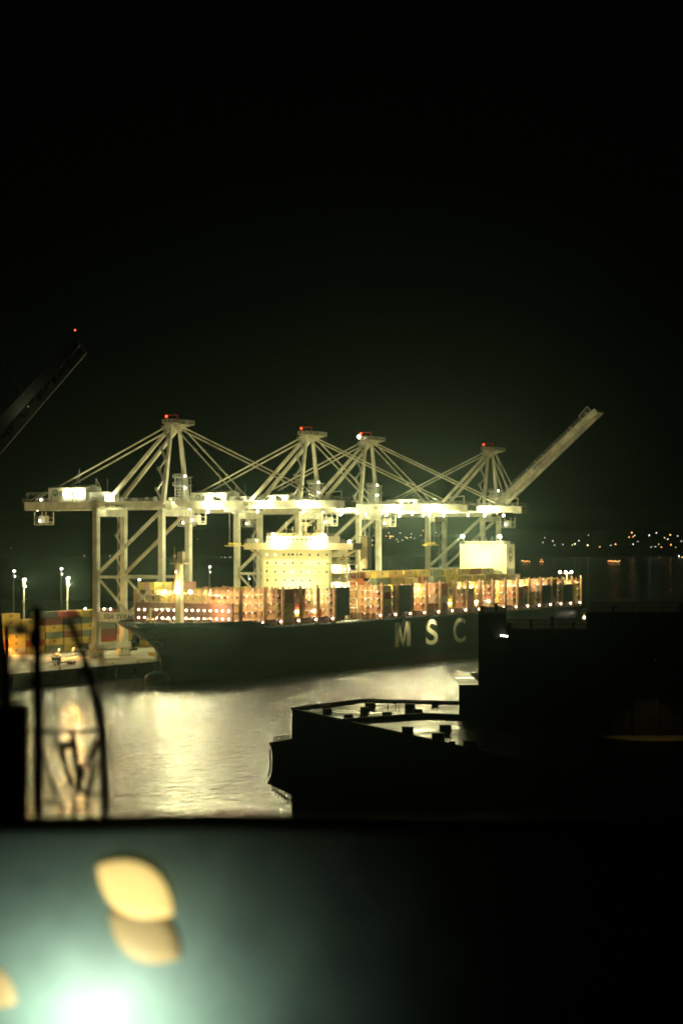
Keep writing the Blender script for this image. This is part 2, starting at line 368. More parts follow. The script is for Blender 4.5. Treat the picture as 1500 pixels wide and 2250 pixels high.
# letters on the side
for ch, ua, ub, za, zb in (('M', 80.8, 95.5, 7.4, 17.6), ('S', 110, 121.6, 7.1, 17.7), ('C', 137, 149.5, 6.9, 17.6)):
    if ch == 'M':
        mm = MB(); pts = [(0, 0), (.25, 0), (.25, .70), (.42, .04), (.58, .04), (.75, .70), (.75, 0), (1, 0), (1, 1), (.70, 1), (.5, .30), (.30, 1), (0, 1)]
        for dd in (0, -.06): mm.v += [(ua+p[0]*(ub-ua), -(VO+.02)+dd, za+p[1]*(zb-za)) for p in pts]
        k_ = len(pts)
        for a_, b_ in ((0, 2), (3, 6), (7, 12)): pass
        q_ = k_
        for f_ in ((0, 1, 2, 12), (12, 2, 3, 11), (3, 4, 10, 11), (4, 5, 9, 10)[:0] or (3, 4, 10), (4, 5, 10) if False else (4, 5, 9), (5, 6, 7, 8), (5, 8, 9), (4, 9, 10)):
            mm.face([q_+i for i in f_])
        mm.build('lettering', M['cream'], hull); continue
    me = text_mesh('lettering', ch, 8, M['cream'], bold=.10, ext=.03)
    # seen from seaward (from -y looking +y) x runs to the right
    fit_text(me, ua, ub, za, zb, -(VO+.06)); link('lettering', me, hull)
for dz, du in ((1.2, 0),):
    me = text_mesh('name_lettering', 'MSC', 1, M['cream'], bold=.02, ext=.02); fit_text(me, -47, -43, 15.4, 16.8, -(VC+halfb(-45, 16)+.4)); 
    bpy.data.meshes.remove(me)
# deck gear forward
mb = MB(); mb.span((-42, -51, 19.5), (-41.2, -9, 28.2))
for i in range(11): mb.span((-41.2, -49.5+i*3.8, 19.5), (-39.8, -49.2+i*3.8, 27.6))
bw = mb.build('breakwater', M['deck'], ship)
disc = MB().tube((-.06, 0, 0), (.06, 0, 0), .27, 10).mesh('lit_opening', M['bulb_small'])
for j in range(16):
    for z in (22.6, 25.6): put(disc, 'lit_opening', (-42.1, -49.4+j*2.6, z), bw)  # glowing discs imitate light coming through holes in the wall
MB().rail((-41.6, -51, 28.2), (-41.6, -9, 28.2)).build('railing', M['lash'], bw)
for (x, y) in ((-58, -33), (-58, -26), (-52, -40), (-52, -20), (-64, -30), (-47, -44)):
    MB().box((x, y, deckz(x)+.9), (2.4, 2.6, 1.6)).tube((x, y-1.6, deckz(x)+1), (x, y+1.6, deckz(x)+1), .95, 10).build('winch', M['deck'], ship)
mb = MB(); mb.beam((-66, -31, 21), (-66, -31, 27), .45); mb.beam((-66, -31, 26.6), (-52, -31, 26.6), .3); mb.beam((-66, -31, 21.4), (-57, -31, 26.5), .2); mb.beam((-66, -31, 26.5), (-70, -31, 21.2), .15)
mb.build('stores_davit', M['yellow'], ship)
# foremast
fm = MB().beam((-44.5, -VC, 19.6), (-44.5, -VC, 42.6), 2.5, 1.9, 2.2, 1.7).build('foremast', M['wing'], ship)
mb = MB(); mb.box((-44.5, -VC, 42.9), (4.6, 5.6, .5)); mb.rail((-46.7, -VC-2.6, 43.2), (-46.7, -VC+2.6, 43.2)); mb.rail((-42.3, -VC-2.6, 43.2), (-42.3, -VC+2.6, 43.2)); mb.box((-44.5, -VC-.6, 45.2), (1.8, 2.2, 4)); mb.box((-44.5, -VC+2.4, 45.6), (.9, .9, 1)); mb.beam((-44.5, -VC+2.3, 43.2), (-44.5, -VC+2.3, 49), .18); mb.beam((-44.5, -VC-1.4, 43), (-44.5, -VC-1.4, 48), .15)
mb.build('mast_platform', M['wing'], fm)
mb = MB(); mb.beam((-45.9, -VC+1.2, 19.6), (-45.9, -VC+1.2, 43), .3)
for i in range(28): mb.beam((-46.1, -VC+.9, 21+i*.8), (-46.1, -VC+1.5, 21+i*.8), .07)
mb.build('ladder', M['lash'], fm)
mb = MB(); mb.beam((-44.5, -VC-6, 32), (-44.5, -VC+6, 32), .35)
mb.build('crosstree', M['wing'], fm)
for y in (-VC-5.5, -VC, -VC+5.5): put(flood_me, 'floodlight', (-46.2, y, 32.4), fm); put(bulb_me, 'lamp', (-47, y-.5, 32.6), fm).scale = (2.2 if y == -VC else 1.5,)*3
# superstructure
ac = empty('accommodation'); ac.parent = ship
UA, VA0, VA1, ZB, ZT = 46, 12.4, 44.5, 19.6, 47.6
MB().span((UA, -VA1, ZB), (UA+14, -VA0, ZT)).build('wall', M['accom'], ac)
mb = MB()
for z in (24, 27.6, 31.1, 34.6, 38.1, 41.6, 44.8):
    mb.span((UA+.3, -VA1-4.5, z), (UA+14, -VA1-.003, z+.3)); mb.rail((UA+.5, -VA1-4.4, z+.3), (UA+13.9, -VA1-4.4, z+.3))
    mb.rail((UA+.4, -VA1-4.4, z+.3), (UA+.4, -VA1-.1, z+.3))
mb.span((UA+6.5, -VA1-4.6, 19.6), (UA+7, -VA1-4.1, 47)); mb.span((UA+13.4, -VA1-4.6, 19.6), (UA+13.9, -VA1-4.1, 47))
mb.build('side_galleries', M['accom'], ac)
win = MB().box((0, 0, 0), (.12, .75, .8)).mesh('window', M['glass']); lwin = MB().box((0, 0, 0), (.12, .8, .8)).mesh('window_lit', M['litwin'])
for r_, z in enumerate((45.6, 42.2, 38.8, 35.3, 31.8, 28.2)):
    for j in range(8):
        v_ = VA0+2.4+j*3.95+(.3 if r_ % 2 else 0)
        if r_ > 2 and rnd.random() < .2: continue
        lit = rnd.random() < (.07 if r_ < 3 else .16) or (r_ == 0 and j < 2)
        put(lwin if lit else win, 'window', (UA-.05, -v_, z+rnd.uniform(-.1, .1)), ac)
for j in range(4): put(win, 'window', (UA-.05, -(VA0+12.6+j*1.9), 45.7), ac)
mb = MB()
for z in (26.6, 30.1, 33.6, 37.1, 40.5, 44.0): mb.span((UA-.14, -VA1+.003, z), (UA-.003, -VA0-.003, z+.10))
for v_ in (VA0+1.2, VA0+16.2, VA1-.9): mb.span((UA-.3, -v_-.12, 19.6), (UA-.004, -v_+.12, 46.8))
mb.build('ledge', M['accom'], ac)
wg = MB(); wg.span((UA-1.5, -VO+.3, 47.65), (UA+6.5, -VI-.3, 50.3)); wg.mesh
wg = wg.build('bridge_wing', M['wing'], ac)
mb = MB(); mb.rail((UA-1.4, -VO+.5, 50.3), (UA-1.4, -VI-.5, 50.3)); mb.rail((UA-1.4, -VI-.5, 50.3), (UA+6, -VI-.5, 50.3)); mb.box((UA+1, -VI-3, 51.2), (3, 4, 1.8)); mb.build('railing', M['galv'], wg)
MB().beam((UA+3, -VO+1, 47.6), (UA+3, -VA1-1, 43.5), .8).beam((UA+3, -VI-1, 47.6), (UA+3, -VA0+1, 44.5), .8).build('brace', M['wing'], wg)
mb = MB(); mb.span((UA+.5, -VA1+2, 50.35), (UA+11, -VA0-2, 53.1)); wh = mb.build('wheelhouse', M['wing'], ac)
for j in range(13): put(win, 'window', (UA+.45, -(VA0+3.6+j*2.1), 51.8), wh)
mb = MB(); mb.rail((UA+.7, -VA1+2.2, 53.1), (UA+.7, -VA0-2.2, 53.1)); mb.rail((UA+.7, -VA1+2.2, 53.1), (UA+10.8, -VA1+2.2, 53.1))
mb.beam((UA+5, -30, 53), (UA+5, -30, 64), 1, 1, .4, .4); mb.beam((UA+5, -33, 61), (UA+5, -27, 61), .3); mb.beam((UA+5, -33, 57.5), (UA+5, -27, 57.5), .35); mb.box((UA+4, -30, 58.3), (.5, 4, .5))
for y, h in ((-21, 59), (-24, 57), (-36, 60), (-38.5, 58), (-40, 61), (-34, 57)): mb.beam((UA+5, y, 53), (UA+5, y, h), .16)
mb.ball((UA+6, -35, 55), 1.1, 10, 7); mb.ball((UA+6, -25, 54.6), .9, 10, 7)
mb.build('radar_mast', M['wing'], wh)
for y, z in ((-17.5, 53.9),): put(bulb_me, 'lamp', (UA+.2, y, z), wh).scale = (1.6, 1.6, 1.6)
put(blue_me, 'lamp', (UA-.6, -41.2, 53.6), wh)
for y in (-21, -38.8, -53.6): put(bulb_me, 'lamp', (UA-2.0, y, 50.9), wg).scale = (1.5, 1.5, 1.5)
for z in (46.2, 43.0, 39.6, 36.1, 32.6, 29.1, 25.6):
    for x, y in ((UA+2.5, -VA1-2.4), (UA+7, -VA1-2.4), (UA+11.5, -VA1-2.4)):
        if z > 44 and x > UA+3: continue
        o = put(bulb_small_me, 'lamp', (x, y, z), ac); o.scale = (1.7, 1.7, 1.7)
mb = MB(); mb.beam((UA+15, -VO+3, 40), (UA+15, -VO+3, 52.5), 3.8, 3.2); mb.box((UA+15, -VO+3, 53), (5, 5, .5)); mb.rail((UA+12.8, -VO+.8, 53.2), (UA+12.8, -VO+5.4, 53.2)); 
mb.build('satellite_tower', M['wing'], ac)
# funnel casing
fc = MB(); fc.span((221.5, -43, 19.6), (231, -19, 49.6)); fc.span((223, -41, 49.6), (230, -21, 51)); fc = fc.build('funnel_casing', M['accom'], ship)
mb = MB(); mb.rail((221.6, -42.9, 49.6), (221.6, -19.1, 49.6)); mb.rail((221.6, -42.9, 49.6), (230.9, -42.9, 49.6)); mb.build('railing', M['galv'], fc)
mb = MB()
for i in range(4): mb.tube((226.5, -27-i*3.2, 51), (226.5, -27-i*3.2, 53.2), .6, 10)
mb.build('exhaust_pipes', M['mast'], fc)
mb = MB()
for z in (46.4, 41.5): 
    for k in range(6): mb.span((221.36, -34, z+k*.42), (221.497, -28, z+k*.42+.2))
mb.span((221.3, -40.6, 19.7), (221.497, -40.2, 49.5)); mb.span((221.3, -22.6, 30), (221.497, -22.2, 49.5))
mb.build('louvre', M['galv'], fc)
mb = MB(); ring = 28
for i in range(ring):
    a0, a1 = 2*math.pi*i/ring, 2*math.pi*(i+1)/ring; n = len(mb.v)
    for rr in (2.6, 2.15):
        for a in (a0, a1): mb.v.append((226.2+rr*.75*math.cos(a), -43.03, 44.6+rr*1.3*math.sin(a)))
    mb.face([n, n+1, n+3, n+2])
mb.build('emblem', M['text'], fc)
me = text_mesh('emblem_lettering', 'm\nsc', 1, M['text'], bold=.03, ext=.01); fit_text(me, 225.1, 227.3, 42.6, 46.6, -43.04); link('emblem_lettering', me, fc)
# lashing bridges, hatch covers
PIT = 13.65; B0 = 1.6
bridges = [B0+PIT*i for i in range(-4, 22)]
bridges = [b_ for b_ in bridges if b_ > -45 and not (UA-4 < b_ < UA+18)]
allb = [B0+PIT*i for i in range(-3, 22)]
LEV = [21.9, 24.9, 27.9, 30.9]
def make_bridge(hw_out, top_extra=0):
    mb = MB(); y0, y1 = -VC-hw_out, -VC+hw_out; n = int(round((y1-y0)/2.53))
    for i in range(n+1):
        y = y0+(y1-y0)*i/n; th = .62 if i in (0, n) else .24
        mb.span((-.75, y-th/2, 19.4), (-.75+th, y+th/2, 33.2 if i not in (0,) else 34.2)); 
        if i % 2 == 0 or i == n: mb.span((.45, y-th/2, 19.4), (.45+th, y+th/2, 33.0))
        if i < n and i % 4 == 1:
            for z0, z1 in zip(LEV[:-1], LEV[1:]):
                mb.beam((-.7, y, z0), (-.7, y+(y1-y0)/n, z1), .14); mb.beam((-.7, y+(y1-y0)/n, z0), (-.7, y, z1), .14)
    return mb, y0, y1
def add_bridge(u, first=False):
    hw = min(HB, halfb(u, 19))-.15
    mb, y0, y1 = make_bridge(hw)
    o = mb.build('lashing_bridge', M['lash'], ship); o.location = (u, 0, 0)
    mb = MB()
    for z in LEV:
        mb.span((-.95, y0+.02, z), (.95, y1-.02, z+.22)); mb.rail((-.9, y0, z+.22), (-.9, y1, z+.22), 1.05, 2.5, .09)
    mb.build('walkway', M['lash'], o)
    for k, z in enumerate(LEV+[33.4]):
        for y in ((y0+1.8, y0+4.4, y0+7.2) if k < 4 else (y0+4.4,)):
            if rnd.random() < .12: continue
            put(bulb_small_me, 'lamp', (-1.0, y+rnd.uniform(-.4, .4), z-.45), o).scale = (rnd.uniform(.9, 1.5),)*3
    put(bulb_me, 'lamp', (-1.2, y0+.3, 20.9), o).scale = (.85, .85, .85)
    return o, hw
for u in bridges:
    add_bridge(u)
mb = MB()
for i, u in enumerate(allb[:-1]):
    hw = min(HB, halfb(u, 19))-2.2
    if UA-14 < u < UA+14: continue
    MB().span((u+1.2, -VC-hw, 19.6), (u+PIT-1.2, -VC+hw, 21.7)).build('hatch_cover', M['deck'], ship)
mb = MB(); prev = None
for u in [-38+3.4*i for i in range(97)]:
    v_ = VC+halfb(u, 19.4)-.15; z = deckz(u)
    mb.beam((u, -v_, z), (u, -v_, z+1.15), .1)
    if prev: 
        for k in (.6, 1.12): mb.beam((prev[0], prev[1], prev[2]+k), (u, -v_, z+k), .07)
    prev = (u, -v_, z)
mb.build('deck_railing', M['lash'], ship)
mb = MB(); mb.span((276, -VO+1.6, 8.6), (290.5, -VO+2.0, 13.5)); 
st = MB(); st.span((284, -VO-.25, 11.6), (288.5, -VO+.8, 12.0)); st.rail((284, -VO-.2, 12.0), (288.5, -VO-.2, 12.0)); st.span((287.2, -VO-.2, 12), (288.4, -VO+.5, 15)); st = st.build('pilot_platform', M['lash'], ship)
put(bulb_me, 'lamp', (285, -VO-1, 13.6), st).scale = (1.4, 1.4, 1.4)
am = MB(); am.beam((278, -50, 19.5), (278, -50, 36), .4); am.beam((278, -53, 35.4), (278, -46, 35.4), .25); am = am.build('aft_mast', M['lash'], ship)
for y in (-52.6, -49.6, -46.6): put(bulb_me, 'lamp', (277.6, y, 35.9), am).scale = (1.5,)*3

# containers (20 ft / 40 ft boxes share meshes per colour)
CL, CW, CH = 12.19, 2.44, 2.75
def cont_mesh(colname, L, mark=None):
    mb = MB(); t_ = .13
    mb.box((0, 0, CH/2), (L-.16, CW-.16, CH-.16))
    for i in (-1, 1):
        for j in (-1, 1): mb.box((i*(L/2-t_/2), j*(CW/2-t_/2), CH/2), (t_, t_, CH))
    for j in (-1, 1):
        for k in (t_/2, CH-t_/2): mb.box((0, j*(CW/2-t_/2), k), (L-2*t_, t_-.004, t_-.004))
    for i in (-1, 1):
        for k in (t_/2, CH-t_/2): mb.box((i*(L/2-t_/2), 0, k), (t_-.004, CW-2*t_, t_-.004))
    for y in (-.75, -.3, .3, .75): mb.beam((-L/2+.02, y, .15), (-L/2+.02, y, CH-.15), .05)
    me = mb.mesh('container_'+colname.replace(' ', '_'), M['c_'+colname])
    if mark:
        tm = text_mesh('m', mark, 1, M['text'], bold=.03, ext=.002)
        fit_text(tm, -.9, .9, 1.2, 2.2, -CW/2+.075)
        nv = len(me.vertices); vs = [tuple(v.co) for v in me.vertices]+[tuple(v.co) for v in tm.vertices]
        fs = [list(p.vertices) for p in me.polygons]+[[i+nv for i in p.vertices] for p in tm.polygons]; nf = len(me.polygons)
        m2 = bpy.data.meshes.new(me.name); m2.from_pydata(vs, [], fs); m2.materials.append(M['c_'+colname]); m2.materials.append(M['text'])
        m2.polygons.foreach_set('material_index', [0]*nf+[1]*(len(fs)-nf)); m2.update(); me = m2
    return me
CM = {k: cont_mesh(k, CL, 'MSC' if k in ('yellow', 'mustard', 'cream') else None) for k in CC}
ORD = ['first', 'second', 'third', 'fourth', 'fifth', 'sixth', 'seventh', 'eighth', 'ninth', 'tenth', 'eleventh', 'twelfth', 'thirteenth', 'fourteenth', 'fifteenth', 'sixteenth', 'seventeenth', 'eighteenth', 'nineteenth', 'twentieth', 'twenty-first', 'twenty-second', 'twenty-third', 'twenty-fourth', 'twenty-fifth', 'twenty-sixth']
def cont(colr, x, y, z, label, group):
    o = link('shipping_container', CM[colr]); o.location = (x, y, z)
    return tag(o, label, 'container', group)
# profile of tiers per bay: list of (row index from the seaward side, tiers)
TH_ = 2.78; Z0 = 21.75
ship_cols = ['yellow']*7+['mustard']*3+['cream']*2+['pink red', 'brown', 'orange', 'grey green']
bayx = [allb[i]+PIT/2 for i in range(len(allb)-1)]
for i, xb in enumerate(bayx):
    if UA-15 < xb < UA+22: 
        if xb < UA: stack = {7: 2, 8: 2, 9: 2}
        else: continue
    elif xb < -15: stack = {12: 2, 13: 2, 14: 4, 15: 5, 16: 5, 17: 5}
    elif xb < UA: stack = {6: 2, 7: 1, 15: 4, 16: 4, 17: 3} 
    else:
        stack = {3: 4, 4: 5, 5: 5, 6: 5}
        if i % 3 == 0: stack.update({2: 2})
        if xb > 60: stack.update({7: 6, 8: 6} if xb < 225 else {7: 4})
        if 70 < xb < 92: stack.update({4: 6, 5: 6, 6: 6})
        if xb > 232: stack = {4: 4, 5: 4, 6: 3}
        if i in (21, 23): stack = {5: 4}
        if i in (8, 12, 22): stack = {6: 5, 7: 6} if xb < 225 else {7: 2}
    hw = min(HB, halfb(xb-6, 19))-.3
    if xb > -15 and not UA-15 < xb < UA+22:
        for r_ in (1, 2):
            if rnd.random() < .55 and i not in (5, 9, 20, 22): stack[r_] = rnd.choice((1, 2, 3, 4))
    if i in (5, 9, 20, 22): stack[0] = 4 if i in (5, 9) else 3
    rows_ = sorted(stack)
    for r_ in rows_:
        y = -(VC+hw-1.27-2.5*r_)
        if y > -VI-1.4: continue
        for k in range(stack[r_]):
            hid = any((r2 < r_ and stack[r2] > k) for r2 in rows_) and r_ > rows_[0]+1 and k < stack[r_]-1
            if hid: continue
            c_ = rnd.choice(ship_cols if r_ > 2 else ['yellow', 'brown', 'cream', 'orange', 'pink red', 'red', 'mustard', 'grey green'])
            if r_ == 0: c_ = 'dark grey'  # dark colour imitates container sides left in shade
            if k == stack[r_]-1 and stack[r_] >= 5 and rnd.random() < .6: c_ = rnd.choice(['yellow', 'yellow', 'mustard', 'pink red', 'brown'])
            if k == 4 and i == 7 and r_ == 3: c_ = 'blue'
            pos = 'top box' if k == stack[r_]-1 else (['lowest', 'second', 'third', 'fourth', 'fifth'][k]+' tier')
            cont(c_, xb, y, Z0+k*TH_, f'{c_} container on ship, {pos}, {ORD[r_]} row from sea side, {ORD[i]} bay from bow', 'containers stacked on the ship')

# ================================================================ CRANES
W2, G = 9.8, 30.5; ZG, ZGT, ZA = 63.4, 66.9, 97.0
def stairs(mb, x, y, z0, z1, dx=0, dy=0, step=4.2, w_=2.4):
    k = int((z1-z0)/step)
    for i in range(k):
        f0, f1 = i/k, (i+1)/k; za, zb = z0+(z1-z0)*f0, z0+(z1-z0)*f1
        ax, ay, bx_, by = x+dx*f0, y+dy*f0, x+dx*f1, y+dy*f1
        s_ = 1 if i % 2 else -1
        mb.box((bx_, by-s_*w_/2, zb), (1.3, 1.3, .15)); mb.rail((bx_-.6, by-s_*w_/2-.6, zb), (bx_-.6, by-s_*w_/2+.6, zb), 1.1, .6, .12); mb.rail((bx_+.6, by-s_*w_/2-.6, zb), (bx_+.6, by-s_*w_/2+.6, zb), 1.1, .6, .12)
        mb.beam((ax, ay+s_*w_/2, za), (bx_, by-s_*w_/2, zb), 1.0, .28)
        mb.beam((ax, ay+s_*w_/2, za+1), (bx_, by-s_*w_/2, zb+1), .09)
def crane(u, name_label, boom_up=0, lights=(1, 1, 1, 1)):
    root = empty('gantry_crane', (u, 0, 0), label=name_label, cat='crane', group='ship-to-shore cranes on the quay')
    # legs
    for sx in (-1, 1):
        for y in (0, G):
            mb = MB(); mb.beam((sx*W2, y, 23), (sx*W2, y, ZG+.5), 2.3, 2.0)
            mb.beam((sx*W2, y, 10.8), (sx*W2, y, 23), 3.6, 2.2, 2.3, 2.0)
            mb.build('leg', M['crane'], root)
    for y in (0, G):
        MB().span((-W2-3.5, y-1.1, 8.4), (W2+3.5, y+1.1, 10.8)).build('sill_beam', M['crane'], root); b_ = MB(); b_.span((-W2-1, y-.9, ZG-2.6), (W2+1, y+.9, ZG-.05))
        b_.build('cross_beam', M['crane'], root)
        for sx in (-1, 1):
            g_ = MB()
            for k in (-3, -1, 1, 3):
                g_.box((sx*W2+k*1.15, y, 6.3), (2.0, 1.3, 1.6)); g_.box((sx*W2+k*1.15, y, 7.5), (1.2, 1.5, 1.4))
                for q_ in (-.5, .5): g_.tube((sx*W2+k*1.15+q_, y-.5, 5.45), (sx*W2+k*1.15+q_, y+.5, 5.45), .42, 10)
            g_.build('bogie', M['crane'], root)
    # portal beams, ties, braces
    for sx in (-1, 1):
        pb = MB().span((sx*W2-1, 1.1, 19.4), (sx*W2+1, G-1.1, 23.2)).build('portal_beam', M['crane'], root)
        if sx == -1:
            me = text_mesh('lettering', 'SSA TERMINALS', 2, M['text'], bold=.02, ext=.01, shear=.25)
            # face towards -x, reading from inland to sea
            xs = [v.co.x for v in me.vertices]; ys = [v.co.y for v in me.vertices]; a, b2, c_, d_ = min(xs), max(xs), min(ys), max(ys)
            for v in me.vertices: v.co = (-W2-1.03-v.co.z, 26.5-(v.co.x-a)/(b2-a)*22, 20.5+(v.co.y-c_)/(d_-c_)*1.9)
            link('lettering', me, pb)
            MB().rail((-W2-.9, 1.5, 23.2), (-W2-.9, G-1.5, 23.2)).build('railing', M['galv'], pb)
        mb = MB(); mb.beam((sx*W2, 1, 37), (sx*W2, G-1, 37), 1.1, 1.1); mb.build('tie_beam', M['crane'], root)
        MB().tube((sx*W2, 1.0, ZG-1), (sx*W2, G-.8, 38.2), .75, 10).build('diagonal_brace', M['crane'], root)
        MB().tube((sx*W2, G-1, 36.4), (sx*W2, G/2+.5, 23.3), .5, 8).tube((sx*W2, 1, 36.4), (sx*W2, G/2-.5, 23.3), .5, 8).build('lower_brace', M['crane'], root)
    mb = MB(); stairs(mb, W2+.2, G+2.4, 6, ZG-2); mb.beam((W2+1.0, G+3.6, 6), (W2+1.0, G+3.6, ZG), .15); mb.build('stair_tower', M['galv'], root)
    # main girders with backreach
    YB = 69.
    for sx in (-1, 1):
        gd = MB().span((sx*3.6-.8, 1.6, ZG), (sx*3.6+.8, YB, ZGT)).build('main_girder', M['crane'], root)
        if sx == -1:
            me = text_mesh('lettering', 'SSA TERMINALS', 2, M['text'], bold=.03, ext=.01)
            xs = [v.co.x for v in me.vertices]; ys = [v.co.y for v in me.vertices]; a, b2, c_, d_ = min(xs), max(xs), min(ys), max(ys)
            for v in me.vertices: v.co = (-4.43-v.co.z, 30-(v.co.x-a)/(b2-a)*9.5, ZG+.9+(v.co.y-c_)/(d_-c_)*1.5)
            link('lettering', me, gd)
    mb = MB()
    for y in (8, 20, 34, 46, 58, YB-1): mb.span((-2.8, y, ZG+.6), (2.8, y+.9, ZGT-.3))
    mb.rail((-5.6, 1, ZGT), (-5.6, YB, ZGT), 1.1, 1.8, .1); mb.rail((5.6, 1, ZGT), (5.6, YB, ZGT), 1.1, 1.8, .1)
    mb.span((-5.8, 1, ZGT-.2), (-4.45, YB, ZGT-.003)); mb.span((4.45, 1, ZGT-.2), (5.8, YB, ZGT-.003))
    for i in range(16):
        y = rnd.uniform(2, YB-3); mb.box((rnd.choice((-4.9, -3.2, 2, 0)), y, ZGT+.7), (rnd.uniform(.6, 1.4), rnd.uniform(.6, 2.4), rnd.uniform(.9, 2)))
    mb.build('walkway', M['galv'], root)
    # machinery house
    h = MB(); h.v += []
    ys0, ys1 = 29.5, 56.5
    h.span((-5.5, ys0+9, 67.1), (5.5, ys1, 72.4)); n = len(h.v)
    h.v += [(-5.5, ys0+9, 72.402), (5.5, ys0+9, 72.402), (0, ys0+9, 73.6), (-5.5, ys1, 72.402), (5.5, ys1, 72.402), (0, ys1, 73.4)]
    for f_ in ((0, 1, 2), (3, 5, 4), (0, 2, 5, 3), (1, 4, 5, 2)): h.face([n+i for i in f_])
    h.span((-4.8, ys0, 67.1), (4.8, ys0+8.9, 70.6))
    h = h.build('machinery_house', M['house'], root)
    mb = MB()
    for i in range(24):
        a0, a1 = 2*math.pi*i/24, 2*math.pi*(i+1)/24; n = len(mb.v)
        for rr in (1.35, .8):
            for a in (a0, a1): mb.v.append((-5.54, ys1-3.4+rr*math.cos(a), 70.3+rr*math.sin(a)))
        mb.face([n, n+1, n+3, n+2])
    mb.box((-5.54, ys1-3.4, 70.0), (.05, .5, 1.3))
    mb.build('emblem', M['green'], h)
    me = text_mesh('lettering', 'SSA Marine', 2, M['text'], bold=.0, ext=.01)
    xs = [v.co.x for v in me.vertices]; ys = [v.co.y for v in me.vertices]; a, b2, c_, d_ = min(xs), max(xs), min(ys), max(ys)
    for v in me.vertices: v.co = (-5.53-v.co.z, ys1-5.4-(v.co.x-a)/(b2-a)*9, 69.6+(v.co.y-c_)/(d_-c_)*1.3)
    link('lettering', me, h)
    MB().span((-5.56, ys1-1.9, 67.3), (-5.5, ys1-1.0, 69.4)).build('door', M['galv'], h)
    mb = MB(); mb.beam((-4, 34.5, 70.6), (-4, 34.5, 76), .12); mb.beam((-4, 34.5, 76), (-4, 31.5, 70.6), .1); mb.beam((-4, 42.5, 73), (-4, 42.5, 80), .12); mb.beam((4, 34.5, 70.6), (4, 34.5, 76), .12); mb.beam((-4, 44.3, 73), (-4, 42.6, 79), .1)
    mb.beam((-5, 58, 70.5), (-5, 67, 70.5), .25); mb.rail((-5.2, 57.5, 69.2), (-5.2, 67.5, 69.2), 1.2, 1.5, .1); mb.beam((-5, 67, 67), (-5, 67, 70.5), .2); mb.beam((-5, 58, 71), (-5, 66, 67.4), .3)
    mb.build('maintenance_gantry', M['galv'], root)
    # rear basket and trolley cab
    def cage(y, name, zt=62.9):
        mb = MB()
        for x in (-2.6, 2.6):
            for yy in (y-2.8, y+2.8): mb.beam((x, yy, zt-5.2), (x, yy, zt), .3)
            for z in (zt-5.2, zt-4.1, zt-2.4): mb.beam((x, y-2.8, z), (x, y+2.8, z), .22)
            for k in range(4): mb.beam((x, y-2.8+1.4*k, zt-5.2), (x, y-2.8+1.4*(k+1), zt-4.1), .12)
        for yy in (y-2.8, y+2.8):
            for z in (zt-5.2, zt-4.1): mb.beam((-2.6, yy, z), (2.6, yy, z), .22)
        mb.span((-2.4, y-2.6, zt-5.2), (2.4, y+2.6, zt-5.0)); mb.span((-1.4, y-1.4, zt-4.6), (1.4, y+1.4, zt-1.6))
        o = mb.build(name, M['crane'], root); put(bulb_me, 'lamp', (-3.0, y, zt-3.6), o)
        put(bulb_me, 'lamp', (-3.2, y+1, zt+1.0), o).scale = (1.7,)*3
        return o
    if not boom_up:
        ty = -27 - 4*(u > 120)
        tr = MB().box((0, ty, ZG-.5), (7.4, 5, .9)).box((0, ty-1, ZG-1.2), (5, 2, .8)).build('trolley', M['galv'], root)
        mb = MB()
        for x in (-2.4, 2.4):
            for yy in (-.9, .9): mb.tube((x, ty+yy, ZG-1), (x, ty+yy, ZG-13), .07, 6)
        mb.build('hoist_rope', M['galv'], tr)
        MB().box((0, ty, ZG-13.3), (6, 2.2, .7)).box((0, ty, ZG-14.1), (12, 2.3, .35)).build('spreader', M['yellow'], tr)
    cage(62.5, 'maintenance_cage')
    cage(-9.5, 'operator_cab')
    # A-frame
    for sx in (-1, 1):
        MB().beam((sx*W2*.92, 0, ZGT-1.5), (sx*3.0, 0, ZA-2), 1.9, 1.5, 1.1, 1.0).build('mast_leg', M['crane'], root)
        MB().beam((sx*4.2, 28.5, ZGT), (sx*3.0, 1.5, ZA-2.5), 1.3, 1.5, 1.0, 1.1).build('mast_strut', M['crane'], root)
        bs = MB().tube((sx*3.4, 64, ZGT+1), (sx*3.0, 1.5, ZA-.8), .3, 8); bs.tube((sx*3.4, 64, ZGT+1), (sx*3.4, 64, ZGT-1), .4, 8); bs.build('backstay', M['crane'], root)
    mb = MB(); mb.box((0, .8, ZA-1.4), (8.4, 3.4, 2.2)); mb.box((0, 0, ZA+.2), (9.4, 6, .3)); mb.rail((-4.7, -3, ZA+.35), (4.7, -3, ZA+.35), 1.2, 1.2, .12); mb.rail((-4.7, 3, ZA+.35), (-4.7, -3, ZA+.35), 1.2, 1.2, .12)
    mb.box((0, -4.6, ZA-.4), (7, 4, .4)); mb.rail((-3.5, -6.6, ZA-.2), (3.5, -6.6, ZA-.2), 1.3, 1.2, .14); mb.rail((-3.5, -6.6, ZA-.2), (-3.5, -3.2, ZA-.2), 1.3, 1.2, .14); mb.beam((0, 1, ZA-2), (0, -6.8, ZA-.6), .8)
    for sx in (-2.4, 0, 2.4): mb.tube((sx, .3, ZA+.9), (sx+.5, .3, ZA+.9), 1.0, 12)
    hd = mb.build('mast_head', M['crane'], root)
    mb = MB(); mb.beam((-1, 3, ZA+.3), (-1, 3, ZA+3.4), .35); mb.beam((-1, -1.6, ZA+.3), (-1, -1.6, ZA+3.4), .35); mb.beam((-1, 3.2, ZA+3.4), (-1, -1.8, ZA+3.4), .4); mb.build('hoist_frame', M['redpaint'], hd)
    o = put(bulb_small_me, 'beacon', (-1.4, 3.3, ZA+3.0), hd); o.active_material = M['red'] if False else None
    bpy.data.objects.remove(o)
